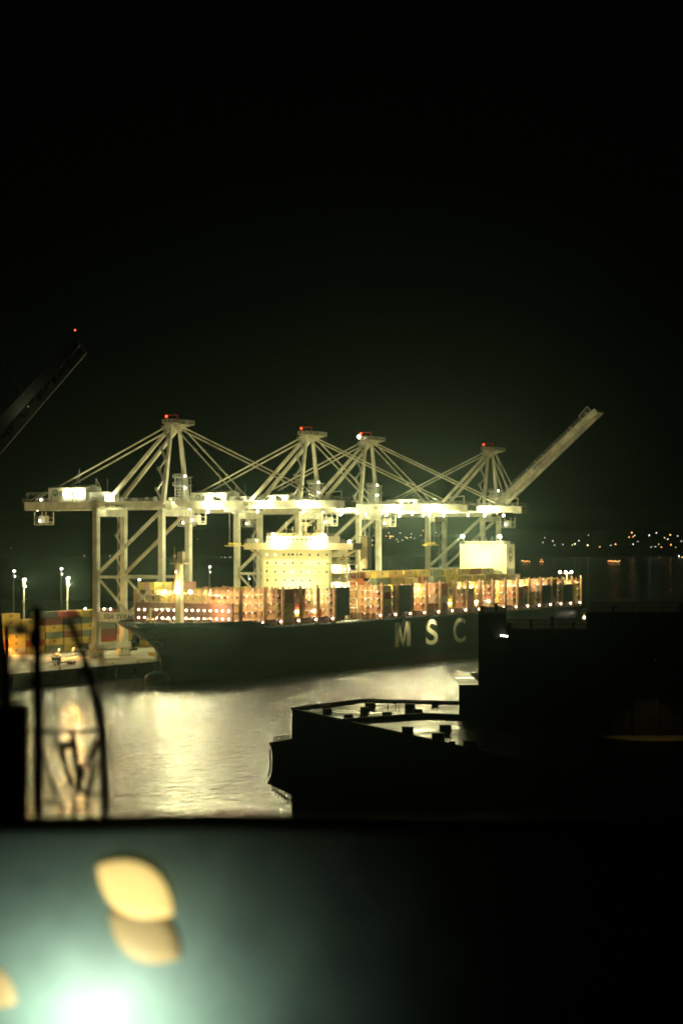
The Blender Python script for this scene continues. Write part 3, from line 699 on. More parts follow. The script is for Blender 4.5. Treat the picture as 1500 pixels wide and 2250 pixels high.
    MB().ball((-1.4, 3.3, ZA+3.0), .4, 8, 6).build('beacon', M['red'], hd, True)
    mb = MB(); stairs(mb, -W2*.92-.6, 1.6, ZGT, ZA-2, dx=W2*.92-3.4, step=3.6, w_=2.6); mb.build('mast_stair', M['galv'], root)
    # elevator tower
    mb = MB(); ex, ey = 4.0, -1.0
    for x in (ex-2.2, ex, ex+2.2):
        for y in (ey-2.2, ey, ey+2.2): mb.beam((x, y, ZGT), (x, y, ZGT+9.5), .22)
    for k in range(9):
        z = ZGT+1.1*k
        for s_ in (-2.2, 2.2): mb.beam((ex+s_, ey-2.2, z), (ex+s_, ey+2.2, z), .12); mb.beam((ex-2.2, ey+s_, z), (ex+2.2, ey+s_, z), .12)
    for z in (ZGT+6, ZGT+9.3): mb.box((ex, ey, z), (5.6, 5.8, .2)); mb.rail((ex-2.8, ey-2.9, z), (ex-2.8, ey+2.9, z), 1.2, 1.1, .12)
    et = mb.build('lift_tower', M['galv'], root)
    for z in (ZGT+5, ZGT+9.6): put(bulb_me, 'lamp', (ex-3, ey-2.9, z), et)
    # boom
    BL = 77; hz = ZG+1.7
    ca, sa = math.cos(R(boom_up)), math.sin(R(boom_up))
    def bp_(t_, dz=0): return (-(t_*ca - dz*sa)-.6, hz+t_*sa+dz*ca)   # (y, z) along the boom
    for sx in (-1, 1):
        mb = MB(); y0, z0 = bp_(.6); y1, z1 = bp_(BL-3)
        mb.beam((sx*3.6, y0, z0), (sx*3.6, y1, z1), 1.5, 3.2, 1.4, 2.6); bo = mb.build('boom', M['crane'], root)
        if sx == -1:
            me = text_mesh('lettering', 'SSA TERMINALS', 2, M['text'], bold=.03, ext=.01)
            xs = [v.co.x for v in me.vertices]; ys = [v.co.y for v in me.vertices]; a, b2, c_, d_ = min(xs), max(xs), min(ys), max(ys)
            for v in me.vertices:
                tt = 33+(v.co.x-a)/(b2-a)*9.5; yy, zz = bp_(tt, -.5+(v.co.y-c_)/(d_-c_)*1.4); v.co = (-4.4-v.co.z, yy, zz)
            link('lettering', me, bo)
    mb = MB()
    for t_ in list(range(6, BL-4, 11))+[BL-4]:
        y0, z0 = bp_(t_, .3); mb.beam((-2.9, y0, z0), (2.9, y0, z0), 1.0, .9)
    for sx in (-5.0, 5.0):
        y0, z0 = bp_(1, 1.6); y1, z1 = bp_(BL-2, 1.4); mb.beam((sx, y0, z0), (sx, y1, z1), 1.1, .15)
        for dz in (2.2, 2.7):
            y0, z0 = bp_(1, dz); y1, z1 = bp_(BL-2, dz); mb.beam((sx*1.1, y0, z0), (sx*1.1, y1, z1), .1)
        for t_ in range(1, BL-2, 2):
            y0, z0 = bp_(t_, 1.6); y1, z1 = bp_(t_, 2.7); mb.beam((sx*1.1, y0, z0), (sx*1.1, y1, z1), .1)
    for i in range(12):
        t_ = rnd.uniform(3, BL-4); y0, z0 = bp_(t_, 1.7); y1, z1 = bp_(t_, 1.7+rnd.uniform(.5, 1.6)); mb.beam((rnd.choice((-4.6, -2.8, 1)), y0, z0), (rnd.choice((-4.6, -2.8)), y1, z1), .8, .8)
    mb.build('boom_walkway', M['galv'], root)
    mb = MB(); y0, z0 = bp_(BL-4, -.4); y1, z1 = bp_(BL, -.4); mb.beam((0, y0, z0), (0, y1, z1), 8.4, 2.2); y2, z2 = bp_(BL-9, 4.2); y3, z3 = bp_(BL-2.5, 4.8); mb.beam((-3, y2, z2), (-3, y3, z3), .35); y4, z4 = bp_(BL-2.5, .5); mb.beam((-3, y3, z3), (-3, y4, z4), .35); y5, z5 = bp_(BL-9, 1.5); mb.beam((-3, y2, z2), (-3, y5, z5), .3)
    mb.beam((-4.6, y0, z0), (-4.6, y1, z1), .6, 3.0)
    tipm = mb.build('boom_tip', M['crane'], root)
    # forestays
    for sx in (-1, 1):
        for t_ in (31, 65.5):
            y0, z0 = bp_(t_, 2.0)
            if not boom_up:
                mb = MB(); mb.tube((sx*3.0, -1.2, ZA-1), (sx*3.5, y0, z0), .27, 8)
                for k in (.33, .66): mb.box((sx*(3.0+.5*k), -1.2+(y0+1.2)*k, ZA-1+(z0-ZA+1)*k), (.6, .9, .6))
                mb.build('forestay', M['crane'], root)
            else:
                kn = (-13 if t_ > 40 else -9.5, 74 if t_ > 40 else 71.6)
                MB().tube((sx*3.0, -1.2, ZA-1), (sx*3.4, kn[0], kn[1]), .27, 8).tube((sx*3.4, kn[0], kn[1]), (sx*3.5, y0, z0), .27, 8).build('forestay', M['crane'], root)
    return root, bp_
BU = 41
cr = []
labs = ['nearest and largest cream gantry crane, standing beside the ship bow, boom lowered',
        'cream gantry crane with lowered boom directly behind the ship accommodation block',
        'cream gantry crane with lowered boom, third from the bow, white lamp on mast head',
        'farthest cream gantry crane, the only one with its boom raised at an angle']
for i, u in enumerate((0, 108.6, 164.4, 298.6)): cr.append(crane(u, labs[i], BU if i == 3 else 0))
# working lamps of the cranes: fixture + light
def fixture(root, loc, watts, size=1.0, col=(.97, .95, .50), name='floodlight', rad=.45):
    o = put(flood_me, name, loc, root); o.scale = (size,)*3
    light('lamp_light', (loc[0]-.1, loc[1]-1.3*size, loc[2]+.1), watts, col, rad, root)
for i, (root, bp_) in enumerate(cr):
    if i in (1, 2):
        for y in (-30, -52):
            put(flood_me, 'floodlight', (-5.9, y, ZG-.9), root); spot('boom_flood', (-6.2, y-1.3, ZG-1.2), (-20, y-12, ZG-4.5), 150000, 130, (1, .90, .42), .5, root)
    fixture(root, (-6.8, 43, 70.6-.9), 3500, 1.2)
    fixture(root, (-6.8, 48.5, 70.6-.9), 2500, 1.0)
    fixture(root, (-6.6, 28.5, 68.2), 7000, 1.2)
    fixture(root, (-6.4, 2.5, 68.4), 8000, 1.3)
    fixture(root, (-3.2, 1, ZG-1.2), 26000, 1.0)
    if i < 3:
        for y in (-18, -40, -60): fixture(root, (-5.6, y, ZG-.9), 30000, .9)
    put(bulb_me, 'floodlight', (-5.8, 60, ZGT+.8), root); put(bulb_me, 'floodlight', (-2, 70, ZG+1.4), root).scale = (1.6,)*3
    for y in (-3, -6, 6): put(bulb_me, 'lamp', (-W2+.4, 30+y, 24.4), root)
    for y in range(8, 66, 9): put(bulb_small_me, 'lamp', (-5.9, y+rnd.uniform(-2, 2), ZGT+1.2), root)
# lamps on crane 3 head, ship casing, foremast, quay
put(bulb_me, 'mast_head_lamp', (-5, 2.4, ZA+1.4), cr[2][0]).scale = (2, 2, 2)
def ship_light(p, wts, r_=.6, col=(.97, .95, .48)): light('deck_light', p, wts, col, r_, ship)
def ship_spot(p, d, wts, ang=120, r_=.8, col=(1, .92, .47)): spot('ship_spot_light', p, Vector(p)+Vector(d), wts, ang, col, r_, ship)
for y in (-40.5, -21.5): ship_spot((218.5, y, 53.0), (-10, -5.5, -1.2), 700000, 70); ship_light((214.5, y, 54.0), 7000, .7)
for y in (-40.5, -21.5): MB().beam((221.6, y, 51), (218.8, y, 53.0), .3).build('lamp_bracket', M['galv'], fc); put(flood_me, 'floodlight', (219.3, y, 53.0), fc); put(bulb_me, 'lamp', (218.2, y-.4, 53.2), fc).scale = (2.6, 2.6, 2.2)
ship_spot((-47.6, -VC, 33.0), (-9, -8, -3.2), 300000, 140, col=(1, .88, .38)); ship_light((-47.4, -VC, 33.6), 7000, .9); ship_spot((-47, -VC+7, 32.4), (-9, -7, -3), 70000, 120, .5); ship_spot((-47, -VC-9, 27.4), (-9, -6, -3), 70000, 120, .7)
ship_light((-40, -20, 31.5), 26000, .5); ship_light((-38, -42, 31.5), 20000, .4)
for z in (26.5, 33.3, 40.2): ship_light((UA+5, -VA1-2.6, z), 9000, .3, (1, .84, .5))
ship_spot((115.8, -VO-4.5, 21.5), (0, 3.6, -9), 15000, 75, .2)  # added spot with no fixture, brightens the hull letter S
for u, q_ in ((90, 3200), (142, 1500)): ship_spot((u, -VO-4.5, 21.5), (0, 3.6, -9), q_, 80, .2)  # weaker added spots brighten the hull letters M and C
for y in (-21, -38.8): ship_light((UA-2.8, y, 51.2), 26000, .4)
ship_light((UA-9, -28, 29), 26000, .5)
ship_light((276, -52, 36.2), 26000, .4)
for u in bridges:
    ship_light((u-5.5, -VO+6+(4 if u < -10 else 0), 30.5), 6000, .25, (1, .84, .52)); ship_light((u-6.5, -VO+5+(4 if u < -10 else 0), 24), 3200, .25, (1, .80, .46))
for u in (66, 90, 120, 150, 180, 210): ship_light((u, -30, 42.5), 26000, .3)

# ================================================================ YARD
def high_mast(px, py, D, hgt, hot=0, lab=''):
    p = at(px, py, D); e = empty('light_mast', (p.x, p.y, QZ), R(28), label=lab, cat='lamp post', group='tall light masts in the yard')
    h_ = p.z-QZ
    MB().tube((0, 0, 0), (0, 0, h_), .55, 10, .25).build('pole', M['pole'], e)
    mb = MB(); mb.beam((-2.6, 0, h_), (2.6, 0, h_), .22); mb.beam((0, 0, h_-3), (2.2, 0, h_-3), .2); mb.box((0, 0, h_-1.5), (.9, .9, 3)); mb.box((-.5, 0, h_-9), (1, .8, .8)); mb.build('crossarm', M['pole'], e)
    for x, z in ((-2.5, .3), (-1.3, .3), (1.3, .3), (2.5, .3), (2.1, -2.7)): put(bulb_me, 'lamp', (x, -.3, h_+z), e)
    if hot: light('mast_light', (0, -1.5, h_-.2), hot, (.97, .92, .44), .8, e)
for a in ((30, 1256, 1290, 0, 0, 'light mast farthest toward the edge over the stacks'), (52, 1275, 960, 0, 60000, 'light mast with lamps on two arms beside the dark stack'),
          (134, 1251, 1300, 0, 0, 'thin distant light mast just above the glaring one'), (148, 1272, 985, 0, 120000, 'tall light mast with one glaring lamp in front of container stacks'),
          (305, 1275, 1180, 0, 0, 'light mast seen between the braces of the nearest crane'), (386, 1258, 1170, 0, 0, 'light mast seen just beside the ship foremast'),
          (460, 1247, 1330, 0, 0, 'light mast standing alone between two cranes'), (546, 1262, 1300, 0, 0, 'light mast half hidden behind ship containers')): high_mast(*a)
# added masts, unseen beyond the picture's edge, light the quay and nearest crane
for x, y in ((-170, 46), (-95, 44)):
    e = empty('light_mast', (x, y, QZ), 0, label='added light mast out of view, brightening the quay and nearest crane', cat='lamp post', group='tall light masts in the yard')
    MB().tube((0, 0, 0), (0, 0, 33), .55, 10, .25).build('pole', M['pole'], e); MB().beam((-2.6, 0, 33), (2.6, 0, 33), .22).build('crossarm', M['pole'], e)
    for q_ in (-2.5, 0, 2.5): put(bulb_me, 'lamp', (q_, -.3, 33.4), e)
    light('mast_light', (0, -1.5, 32.8), 80000, (1, .86, .42), .8, e)
yc = ['yellow']*5+['orange', 'brown']+['mustard']*3+['orange', 'brown', 'grey green', 'red', 'cream', 'brown', 'grey green', 'dark grey']
prof = [4, 6, 6, 5, 6, 6, 6, 6, 5, 6, 6, 6, 6, 5]
for i in range(13):
    xb = -28+i*13.2
    for j in range(3):
        y = 76+j*2.75+(0 if i < 9 else -6)
        hN = max(2, prof[i]-(0 if j else rnd.choice((0, 1, 2)))) if i != 7 else 6
        if i in (1, 2) and j == 0: hN = 4
        for k in range(hN):
            if j > 0 and k < hN-2 and i > 0: continue
            c_ = rnd.choice(yc)
            pos = 'top box' if k == hN-1 else (['bottom', 'second', 'third', 'fourth', 'fifth'][k]+' tier')
            cont(c_, xb, y, QZ+.01+k*(CH+.02), f'{c_} container in yard, {pos}, {["quay-facing", "middle", "rear"][j]} row, {ORD[i]} stack from the dark masts', 'containers stacked in the yard')
# second block, behind crane one
for i in range(5):
    for k in range(4):
        c_ = ['yellow', 'yellow', 'yellow', 'cream', 'orange', 'brown'][(i*3+k*2) % 6]
        cont(c_, 92+i*13.2, 56, QZ+.01+k*(CH+.02), f'{c_} container by crane legs, {["bottom", "second", "third", "top"][k]} of its stack, {ORD[i]} stack along the quay', 'containers beside the crane legs')
# flat-rack bundles and hatch cover stacks under the crane
for x, y, n_, c_ in ((40, 14, 3, 'deck'), (58, 9, 2, 'quay'), (22, 20, 2, 'yellow')):
    e = MB()
    for k in range(n_): e.span((x-6, y-3+k*.2, QZ+.01+k*.8), (x+6, y+3+k*.1, QZ+.01+k*.8+.65))
    tag(e.build('hatch_cover', M[c_]), {'deck': 'rust red hatch covers stacked on the quay under the crane', 'quay': 'pale hatch covers stacked on quay near the ship bow', 'yellow': 'yellow hatch covers stacked on quay beside crane legs'}[c_], 'hatch cover')
# vehicles
def truck(px, py, col, lab, kind='pickup'):
    D = (HC-QZ)*FPX/(py-YH); p = at(px, py, D); e = empty('yard_truck' if kind != 'pickup' else 'pickup_truck', (p.x, p.y, QZ+.005), R(rnd.choice((4, -6, 178))), label=lab, cat='truck')
    if kind == 'pickup':
        mb = MB(); mb.span((-2.6, -.95, .45), (2.6, .95, 1.05)); mb.prism([(-.9, -.85), (1.1, -.85), (1.1, .85), (-.9, .85)], 1.05, 1.75); mb.span((-2.55, -.95, 1.05), (-.95, -.85, 1.3)); mb.span((-2.55, .85, 1.05), (-.95, .95, 1.3)); mb.build('body', M[col], e)
        wh_ = (-1.7, 1.7); wr = .4
        MB().span((-.7, -.87, 1.2), (.9, .87, 1.62)).build('window', M['glass'], e)
    else:
        mb = MB(); mb.span((3, -1.2, .9), (5.4, 1.2, 3.3)); mb.build('cab', M[col], e); MB().span((-6.6, -1.2, .95), (2.9, 1.2, 1.35)).build('trailer', M['lash'], e)
        MB().span((4.0, -1.22, 2.1), (5.42, 1.22, 3.0)).build('window', M['glass'], e)
        wh_ = (-5.6, -4.2, 3.8); wr = .5
    for x in wh_:
        for s_ in (-1, 1): MB().tube((x, s_*.75, wr), (x, s_*1.0, wr), wr, 12).build('wheel', M['rubber'], e)
    for s_ in (-.7, .7): put(bulb_small_me, 'headlight', ((2.65 if kind == 'pickup' else 5.5), s_, .8), e)
truck(178, 1433, 'house', 'white pickup truck parked at the foot of the stacks')
truck(124, 1447, 'house', 'pale pickup truck parked on the orange lit apron')
truck(45, 1437, 'orange' if 'orange' in M else 'yellow', 'yellow terminal tractor with trailer below the dark mast', 'tractor')
truck(139, 1462, 'galv', 'grey terminal tractor near the quay edge', 'tractor')
# orange working lamps low in the yard
for px, py in ((60, 1428), (128, 1438), (160, 1436), (25, 1432)):
    D = (HC-QZ-1.5)*FPX/(py-YH); p = at(px, py, D)
    e = empty('work_lamp', (p.x, p.y, QZ), 0, label='low orange work lamp on a short post in the yard', cat='lamp', group='orange work lamps in the yard')
    MB().beam((0, 0, 0), (0, 0, 3.2), .14).build('post', M['pole'], e)
    put(bulb_small_me, 'lamp', (0, -.2, 3.4), e); light('work_light', (0, -1.2, 3.6), 9000, (1, .42, .08), .3, e)
# bollards
for i in range(18):
    e = MB(); x = -150+i*17; e.tube((x, QY+1.2, QZ), (x, QY+1.2, QZ+.7), .35, 10, .25); e.ball((x, QY+1.2, QZ+.8), .45, 8, 6, (1, 1, .6))
    tag(e.build('bollard', M['yellow'], None, True), 'squat mooring bollard on the quay edge', 'bollard', 'mooring bollards along the quay edge')
for k, (a, b_) in enumerate((((-66, -27, 19), (-110, QY+1.2, 5.9)), ((-64, -26, 19), (-93, QY+1.2, 5.9)))):
    mb = MB(); p, q_ = Vector(a), Vector(b_); prev = p
    for i in range(1, 13):
        t_ = i/12; c_ = p.lerp(q_, t_)-Vector((0, 0, 5*t_*(1-t_))); mb.tube(prev, c_, .09, 6); prev = c_
    tag(mb.build('mooring_line', M['cream']), ('longer' if k == 0 else 'shorter')+' mooring line from ship bow to quay bollard', 'rope')

# ================================================================ NEAR BUILDINGS
def P2(px, py, D): v = at(px, py, D); return (v.x, v.y)
RZ = 30.0
def dz(py, z): return (HC-z)*FPX/(py-YH)
A = P2(641, 1556, dz(1556, RZ)); B = P2(800, 1536, dz(1536, RZ)); C = P2(1012, 1541, dz(1541, RZ)); E_ = P2(1062, 1649, dz(1649, RZ)); F_ = P2(1700, 1793, dz(1793, RZ)); Gp = P2(1900, 1541, dz(1541, RZ))
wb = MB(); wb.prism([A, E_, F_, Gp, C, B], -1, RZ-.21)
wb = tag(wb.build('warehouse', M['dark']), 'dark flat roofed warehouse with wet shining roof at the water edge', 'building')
# roof sheets (0.9 m below the parapet)
def P3(px, py, z): D = dz(py, z); return at(px, py, D)
mb = MB(); mb.v += [(x, y, RZ-.206) for x, y in (A, E_, F_, Gp, C, B)]; mb.face([0, 1, 2, 3, 4, 5]); mb.build('roof', M['roof'], wb)
mb = MB()
def para(p, q_, z0, z1, t_=.35):
    p = Vector((*p, 0)); q_ = Vector((*q_, 0)); d = (q_-p).normalized(); nn = Vector((-d.y, d.x, 0))*t_/2
    mb.prism([(p-nn)[:2], (q_-nn)[:2], (q_+nn)[:2], (p+nn)[:2]], z0, z1)
para(A, E_, RZ-.2, RZ-.02); para(E_, F_, RZ-.198, RZ-.02); para(A, B, RZ-.196, RZ+.05); para(B, C, RZ-.194, RZ+.02); mb.build('parapet', M['darktrim'], wb)
mb = MB(); para(P2(738, 1583, dz(1583, RZ)), P2(930, 1569, dz(1569, RZ)), RZ-.205, RZ+.12, .5); para(P2(930, 1569, dz(1569, RZ)), P2(1040, 1573, dz(1573, RZ)), RZ-.203, RZ+.1, .5); mb.build('divider_wall', M['darktrim'], wb)
# roof boxes
for n_, (px, py, wd, ht) in enumerate([(719, 1566, 19, 7), (801, 1563, 19, 7), (813, 1552, 21, 6), (900, 1556, 21, 8), (918, 1566, 18, 6), (850, 1573, 20, 6), (765, 1577, 19, 5), (716, 1556, 18, 4), (895, 1612, 24, 14), (978, 1603, 24, 8), (962, 1626, 26, 14), (1032, 1642, 28, 13), (993, 1640, 12, 9), (955, 1546, 16, 5)]):
    z = RZ-.2; D = dz(py, z); p = at(px, py, D); W_ = wd/FPX*D; H_ = ht/FPX*D*.9
    e = MB(); e.box((0, 0, H_/2+.06), (W_, W_*.8, H_)); e.box((0, 0, H_+.09), (W_*1.1, W_*.9, .07)); e.box((0, 0, .03), (W_*1.12, W_*.95, .06))
    e = e.build('roof_hatch', M['darktrim']); e.location = (p.x, p.y, z); e.rotation_euler = (0, 0, -(math.pi/2-TH)-R(34)+R(3))
    where = 'on the brighter upper roof' if py < 1580 else 'on the darker lower roof'
    tag(e, f'{["small", "wide"][wd > 19]} dark roof box {where}, {ORD[n_ if py < 1580 else n_-8]} from the water corner', 'roof hatch', 'dark boxes on the warehouse roof')
for n_, (px, py, hh) in enumerate(((869, 1560, 1.6), (852, 1563, .9), (876, 1566, .9), (896, 1567, .7))):
    z = RZ-.2; p = at(px, py, dz(py, z)); e = MB(); e.tube((p.x, p.y, z), (p.x, p.y, z+hh), .05, 6); e.tube((p.x, p.y, z+hh*.5), (p.x, p.y, z+hh*.6), .12, 6)
    tag(e.build('vent_pipe', M['darktrim']), 'thin vent pipe standing on the wet warehouse roof', 'pipe', 'thin vent pipes on the warehouse roof')
# seaward bay with flared roof, hanging pipe and scaffold
base = Vector((*A, 0)); toE = (Vector((*E_, 0))-base).normalized(); lft = -right
bay = empty('loading_bay', (A[0], A[1], 0), math.atan2(-right.y*-1, -right.x*-1) if False else 0, label='dark loading bay with flared roof on the waterside corner of the warehouse', cat='building')
mpp = 285/FPX
def lc(px, py, dd=0): v = at(px, py, 285+dd); return Vector((v.x-A[0], v.y-A[1], v.z))
def slab(pts, d0, d1, name, mat, parent):
    mb = MB(); n = len(pts)
    for dd in (d0, d1): mb.v += [tuple(lc(px, py, dd)) for px, py in pts]
    for i in range(n): mb.face([i, (i+1) % n, n+(i+1) % n, n+i])
    mb.face(list(range(n))[::-1]); mb.face(list(range(n, 2*n))); return mb.build(name, mat, parent)
slab([(592, 1634), (645, 1626), (660, 1760), (648, 1752), (622, 1738), (600, 1729), (586, 1722), (595, 1706), (598, 1690), (599, 1668), (596, 1646)], 0, 9, 'wall', M['dark'], bay)
slab([(591, 1632), (645, 1624), (645, 1628), (591, 1637)], -.6, 9.6, 'roof', M['darktrim'], bay)
mb = MB(); 
for i in range(6): mb.beam(lc(602+i*7.5, 1632-i*1.1), lc(602+i*7.5, 1619), .07)
mb.beam(lc(602, 1620), lc(640, 1616), .07); mb.beam(lc(602, 1625), lc(640, 1621), .05); mb.build('railing', M['darktrim'], bay)
mb = MB(); pts = [(592.5, 1650), (593, 1665), (594, 1680), (592.5, 1695), (589, 1707)]
for a, b_ in zip(pts[:-1], pts[1:]): mb.tube(lc(*a, -.5), lc(*b_, -.5), .09, 8)
mb.beam(lc(592.5, 1650, -.5), lc(600, 1645, 1), .08); mb.build('hanging_hose', M['rubber'], bay)
mb = MB()
for i in range(8):
    x = 598+i*7; yb = 1732+i*4.2; mb.beam(lc(x, yb-8), lc(x, yb+9+(i % 3)*3), .09)
    mb.beam(lc(x, yb+2), lc(x+7, yb+8), .08); mb.beam(lc(x, yb+9), lc(x+7, yb+2), .06)
mb.beam(lc(617, 1745), lc(629, 1757), .12); mb.beam(lc(629, 1757), lc(640, 1748), .1); mb.build('scaffold', M['darktrim'], bay)
# towers beyond the warehouse
def block(px0, px1, pyt, D0_, depth, name, lab, cat='building'):
    z = HC-(pyt-YH)/FPX*D0_; a = at(px0, pyt, D0_); b_ = at(px1, pyt, D0_); f3 = fwd*depth; f3 = f3+right*(depth*(px0-750)/FPX+.3)
    e = MB(); e.prism([(a.x, a.y), (b_.x, b_.y), ((b_+f3).x, (b_+f3).y), ((a+f3).x, (a+f3).y)], -1, z)
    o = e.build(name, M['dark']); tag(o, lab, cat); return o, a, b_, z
b2, a, b_, z = block(1008, 1056, 1505, 285, 26, 'roof_house', 'low dark block with a small shining roof behind the warehouse')
mb = MB(); f3 = fwd*26; mb.v += [(p.x, p.y, z+.004) for p in (a, b_, b_+f3, a+f3)]; mb.face([0, 1, 2, 3]); mb.build('roof', M['roof'], b2)
b3, a3, b3_, z3 = block(1050.5, 1112, 1351, 262, 30, 'silo_block', 'dark slab tower whose top just meets the ship deck line')
mb = MB(); 
p = Vector((*(a3.x, a3.y), z3)); mb.span((0, 0, 0), (1, 1, 1)); mb = MB(); mb.prism([(a3.x, a3.y), (b3_.x, b3_.y), ((b3_+fwd).x, (b3_+fwd).y), ((a3+fwd).x, (a3+fwd).y)], z3+.003, z3+.3); mb.build('parapet', M['darktrim'], b3)
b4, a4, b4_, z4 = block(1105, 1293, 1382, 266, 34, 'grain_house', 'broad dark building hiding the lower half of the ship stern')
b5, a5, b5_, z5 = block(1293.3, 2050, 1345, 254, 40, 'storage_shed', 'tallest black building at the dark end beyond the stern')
for blk, aa, bb, zz, n_ in ((b3, a3, b3_, z3+.3, 2), (b4, a4, b4_, z4, 4), (b5, a5, b5_, z5, 5)):
    mb = MB(); mb.rail((aa.x+fwd.x*.5, aa.y+fwd.y*.5, zz), (bb.x+fwd.x*.5, bb.y+fwd.y*.5, zz), 1.0, 1.6, .05); mb.build('railing', M['darktrim'], blk)
    for k in range(n_):
        p = aa.lerp(bb, (k+.4)/n_)+fwd*3; mb = MB(); mb.tube((p.x, p.y, zz), (p.x, p.y, zz+.5+.35*(k % 3)), .16, 8); mb.tube((p.x, p.y, zz+.5+.35*(k % 3)), (p.x, p.y, zz+.62+.35*(k % 3)), .3, 8); mb.build('vent', M['darktrim'], blk)
mb = MB()
for i in range(16):
    p = a5.lerp(b5_, i/15); mb.beam((p.x-fwd.x*.15, p.y-fwd.y*.15, 4), (p.x-fwd.x*.15, p.y-fwd.y*.15, z5), .5, .3)
mb.build('pilasters', M['darktrim'], b5)
# small strip lamp, then an added lamp for the shed wall's faint amber glow
p = at(1107, 1397.5, 261.6)
e = empty('wall_lamp', p, -TH, label='short white strip lamp fixed to the dark building below the ship rail', cat='lamp')
MB().box((0, .1, -.12), (1.2, .14, .06)).build('bracket', M['darktrim'], e)
for k, (x, s_) in enumerate(((-.35, .10), (-.05, .18), (.3, .14))): MB().ball((x, -.02, .06-.05*k), .09, 8, 6, (s_*9, 1, .7)).build('tube', M['bulb'], e, True)
p = at(1438, 1440, 250); q_ = at(1462, 1640, 250)
e = empty('added_wall_lamp', (p.x, p.y, p.z), -TH, label='added hooded lamp giving the black shed wall a faint amber glow', cat='lamp')
MB().box((0, .9, 0), (.5, 1.7, .1)).build('bracket', M['darktrim'], e)
MB().tube((0, .05, -.5), (0, .05, 0), .2, 12).build('hood', M['darktrim'], e); MB().ball((0, .05, -.52), .06, 8, 6, (1, 1, .4)).build('bulb', M['dim_lens_and_reflection'], e, True)
spot('lamp_light', (0, .05, -.7), (0, 1.6, -10), 400, 70, (1, .62, .16), .1, e)

# ================================================================ RAISED LOADER BOOM ON THE NEAR PIER (dark)
ld = empty('ship_loader', (0, 0, 0), label='dark raised loader boom with one red lamp against the black sky', cat='crane')
LD = 300
def l3(px, py, dd=0): return at(px, py, LD+dd)
for dd in (0, 5): MB().beam(l3(-95, 1040+dd*2, dd), l3(168, 752, dd), 1.0, 1.7, .8, 1.2).build('boom', M['rust'], ld) if dd == 0 else MB().beam(l3(-70, 1062, dd), l3(184, 770, dd), 1.0, 1.4, .8, 1.0).build('boom', M['rust'], ld)
mb = MB()
for i in range(9):
    t_ = i/8; a = l3(-95, 1040).lerp(l3(168, 752), t_); b_ = l3(-70, 1062, 5).lerp(l3(184, 770, 5), t_); mb.beam(a, b_, .4)
    if i < 8:
        c_ = l3(-95, 1040).lerp(l3(168, 752), (i+1)/8); mb.beam(b_, c_, .25)
mb.beam(l3(168, 752), l3(165, 727), .2); mb.build('lacing', M['rust'], ld)
MB().ball(l3(165, 725), .10, 8, 6).build('beacon', M['red'], ld, True)
pb_ = l3(-110, 1060, 2)
mb = MB()
for sx in (-1, 1):
    for sy in (-1, 1):
        f0 = Vector((pb_.x+sx*7, pb_.y+sy*7, -1)); f1 = Vector((pb_.x+sx*3, pb_.y+sy*3, pb_.z)); mb.beam(f0, f1, 1.2)
mb.beam((pb_.x, pb_.y, pb_.z-1), (pb_.x, pb_.y, pb_.z+26), 1.6); mb.build('tower', M['rust'], ld)
MB().tube((pb_.x, pb_.y, pb_.z+26), l3(60, 872), .15, 6).build('stay', M['rust'], ld)
light('lamp_light', tuple(l3(60, 905, -3)), 101, (1, .93, .6), .2, ld)
o = put(bulb_small_me, 'lamp', l3(62, 893, -1.2), ld); o.scale = (.35,)*3
o = put(bulb_small_me, 'lamp', l3(52, 866, -1.2), ld); o.scale = (.25,)*3

# ================================================================ NEAR LATTICE MAST, LOWER ROOF, TERRACE PARAPET (out of focus)
LM = 10.0
def n3(px, py, dd=0): return at(px, py, LM+dd)
lm = empty('lattice_mast', n3(120, 2100)*1.0, 0, label='black lattice antenna mast close by, out of focus before the water', cat='mast')
lo = lm.location.copy()
def nb(mb, a, b_, wd, d0=0, d1=0):
    mb.beam(n3(*a, d0)-lo, n3(*b_, d1)-lo, wd)
    return mb
px_m = LM/FPX*.95
mb = MB(); nb(mb, (81, 1335), (88, 2050), 17*px_m); nb(mb, (222, 1420), (226, 1600), 6*px_m); nb(mb, (226, 1600), (243, 2050), 14*px_m); nb(mb, (14, 1375), (12, 2050), 15*px_m, .1, .1); nb(mb, (207, 1090), (207, 1362), 7*px_m, .05, .05); mb.build('upright', M['mast'], lm)
for a_, b_, w_ in (((10, 1371), (150, 1363), 6), ((150, 1363), (216, 1358), 5), ((-40, 1605), (222, 1607), 10), ((160, 1742), (243, 1745), 8), ((90, 1766), (140, 1760), 6)): nb(MB(), a_, b_, w_*px_m).build('crossbar', M['mast'], lm)
mb = MB(); nb(mb, (14, 1400), (81, 1480), 5*px_m*1.2); nb(mb, (81, 1400), (14, 1500), 5*px_m*1.2); nb(mb, (81, 1610), (128, 1760), 5*px_m*1.2); nb(mb, (150, 1365), (85, 1450), 4*px_m*1.2); nb(mb, (230, 1640), (180, 1790), 5*px_m*1.2); nb(mb, (152, 1361), (196, 1475), 12*px_m*1.35); nb(mb, (196, 1475), (224, 1600), 10*px_m*1.35); nb(mb, (218, 1362), (190, 1440), 5*px_m*1.35); nb(mb, (190, 1440), (176, 1490), 6*px_m*1.35)
nb(mb, (224, 1612), (182, 1690), 8*px_m*1.35); nb(mb, (182, 1690), (172, 1742), 9*px_m*1.35); nb(mb, (128, 1625), (158, 1730), 8*px_m*1.35); nb(mb, (160, 1615), (176, 1742), 9*px_m*1.35); nb(mb, (213, 1640), (192, 1742), 5*px_m*1.35)
nb(mb, (160, 1742), (172, 1850), 7*px_m*1.35); nb(mb, (192, 1742), (206, 1850), 6*px_m*1.35); nb(mb, (140, 1760), (130, 1850), 6*px_m*1.35); mb.build('bracing', M['mast'], lm)
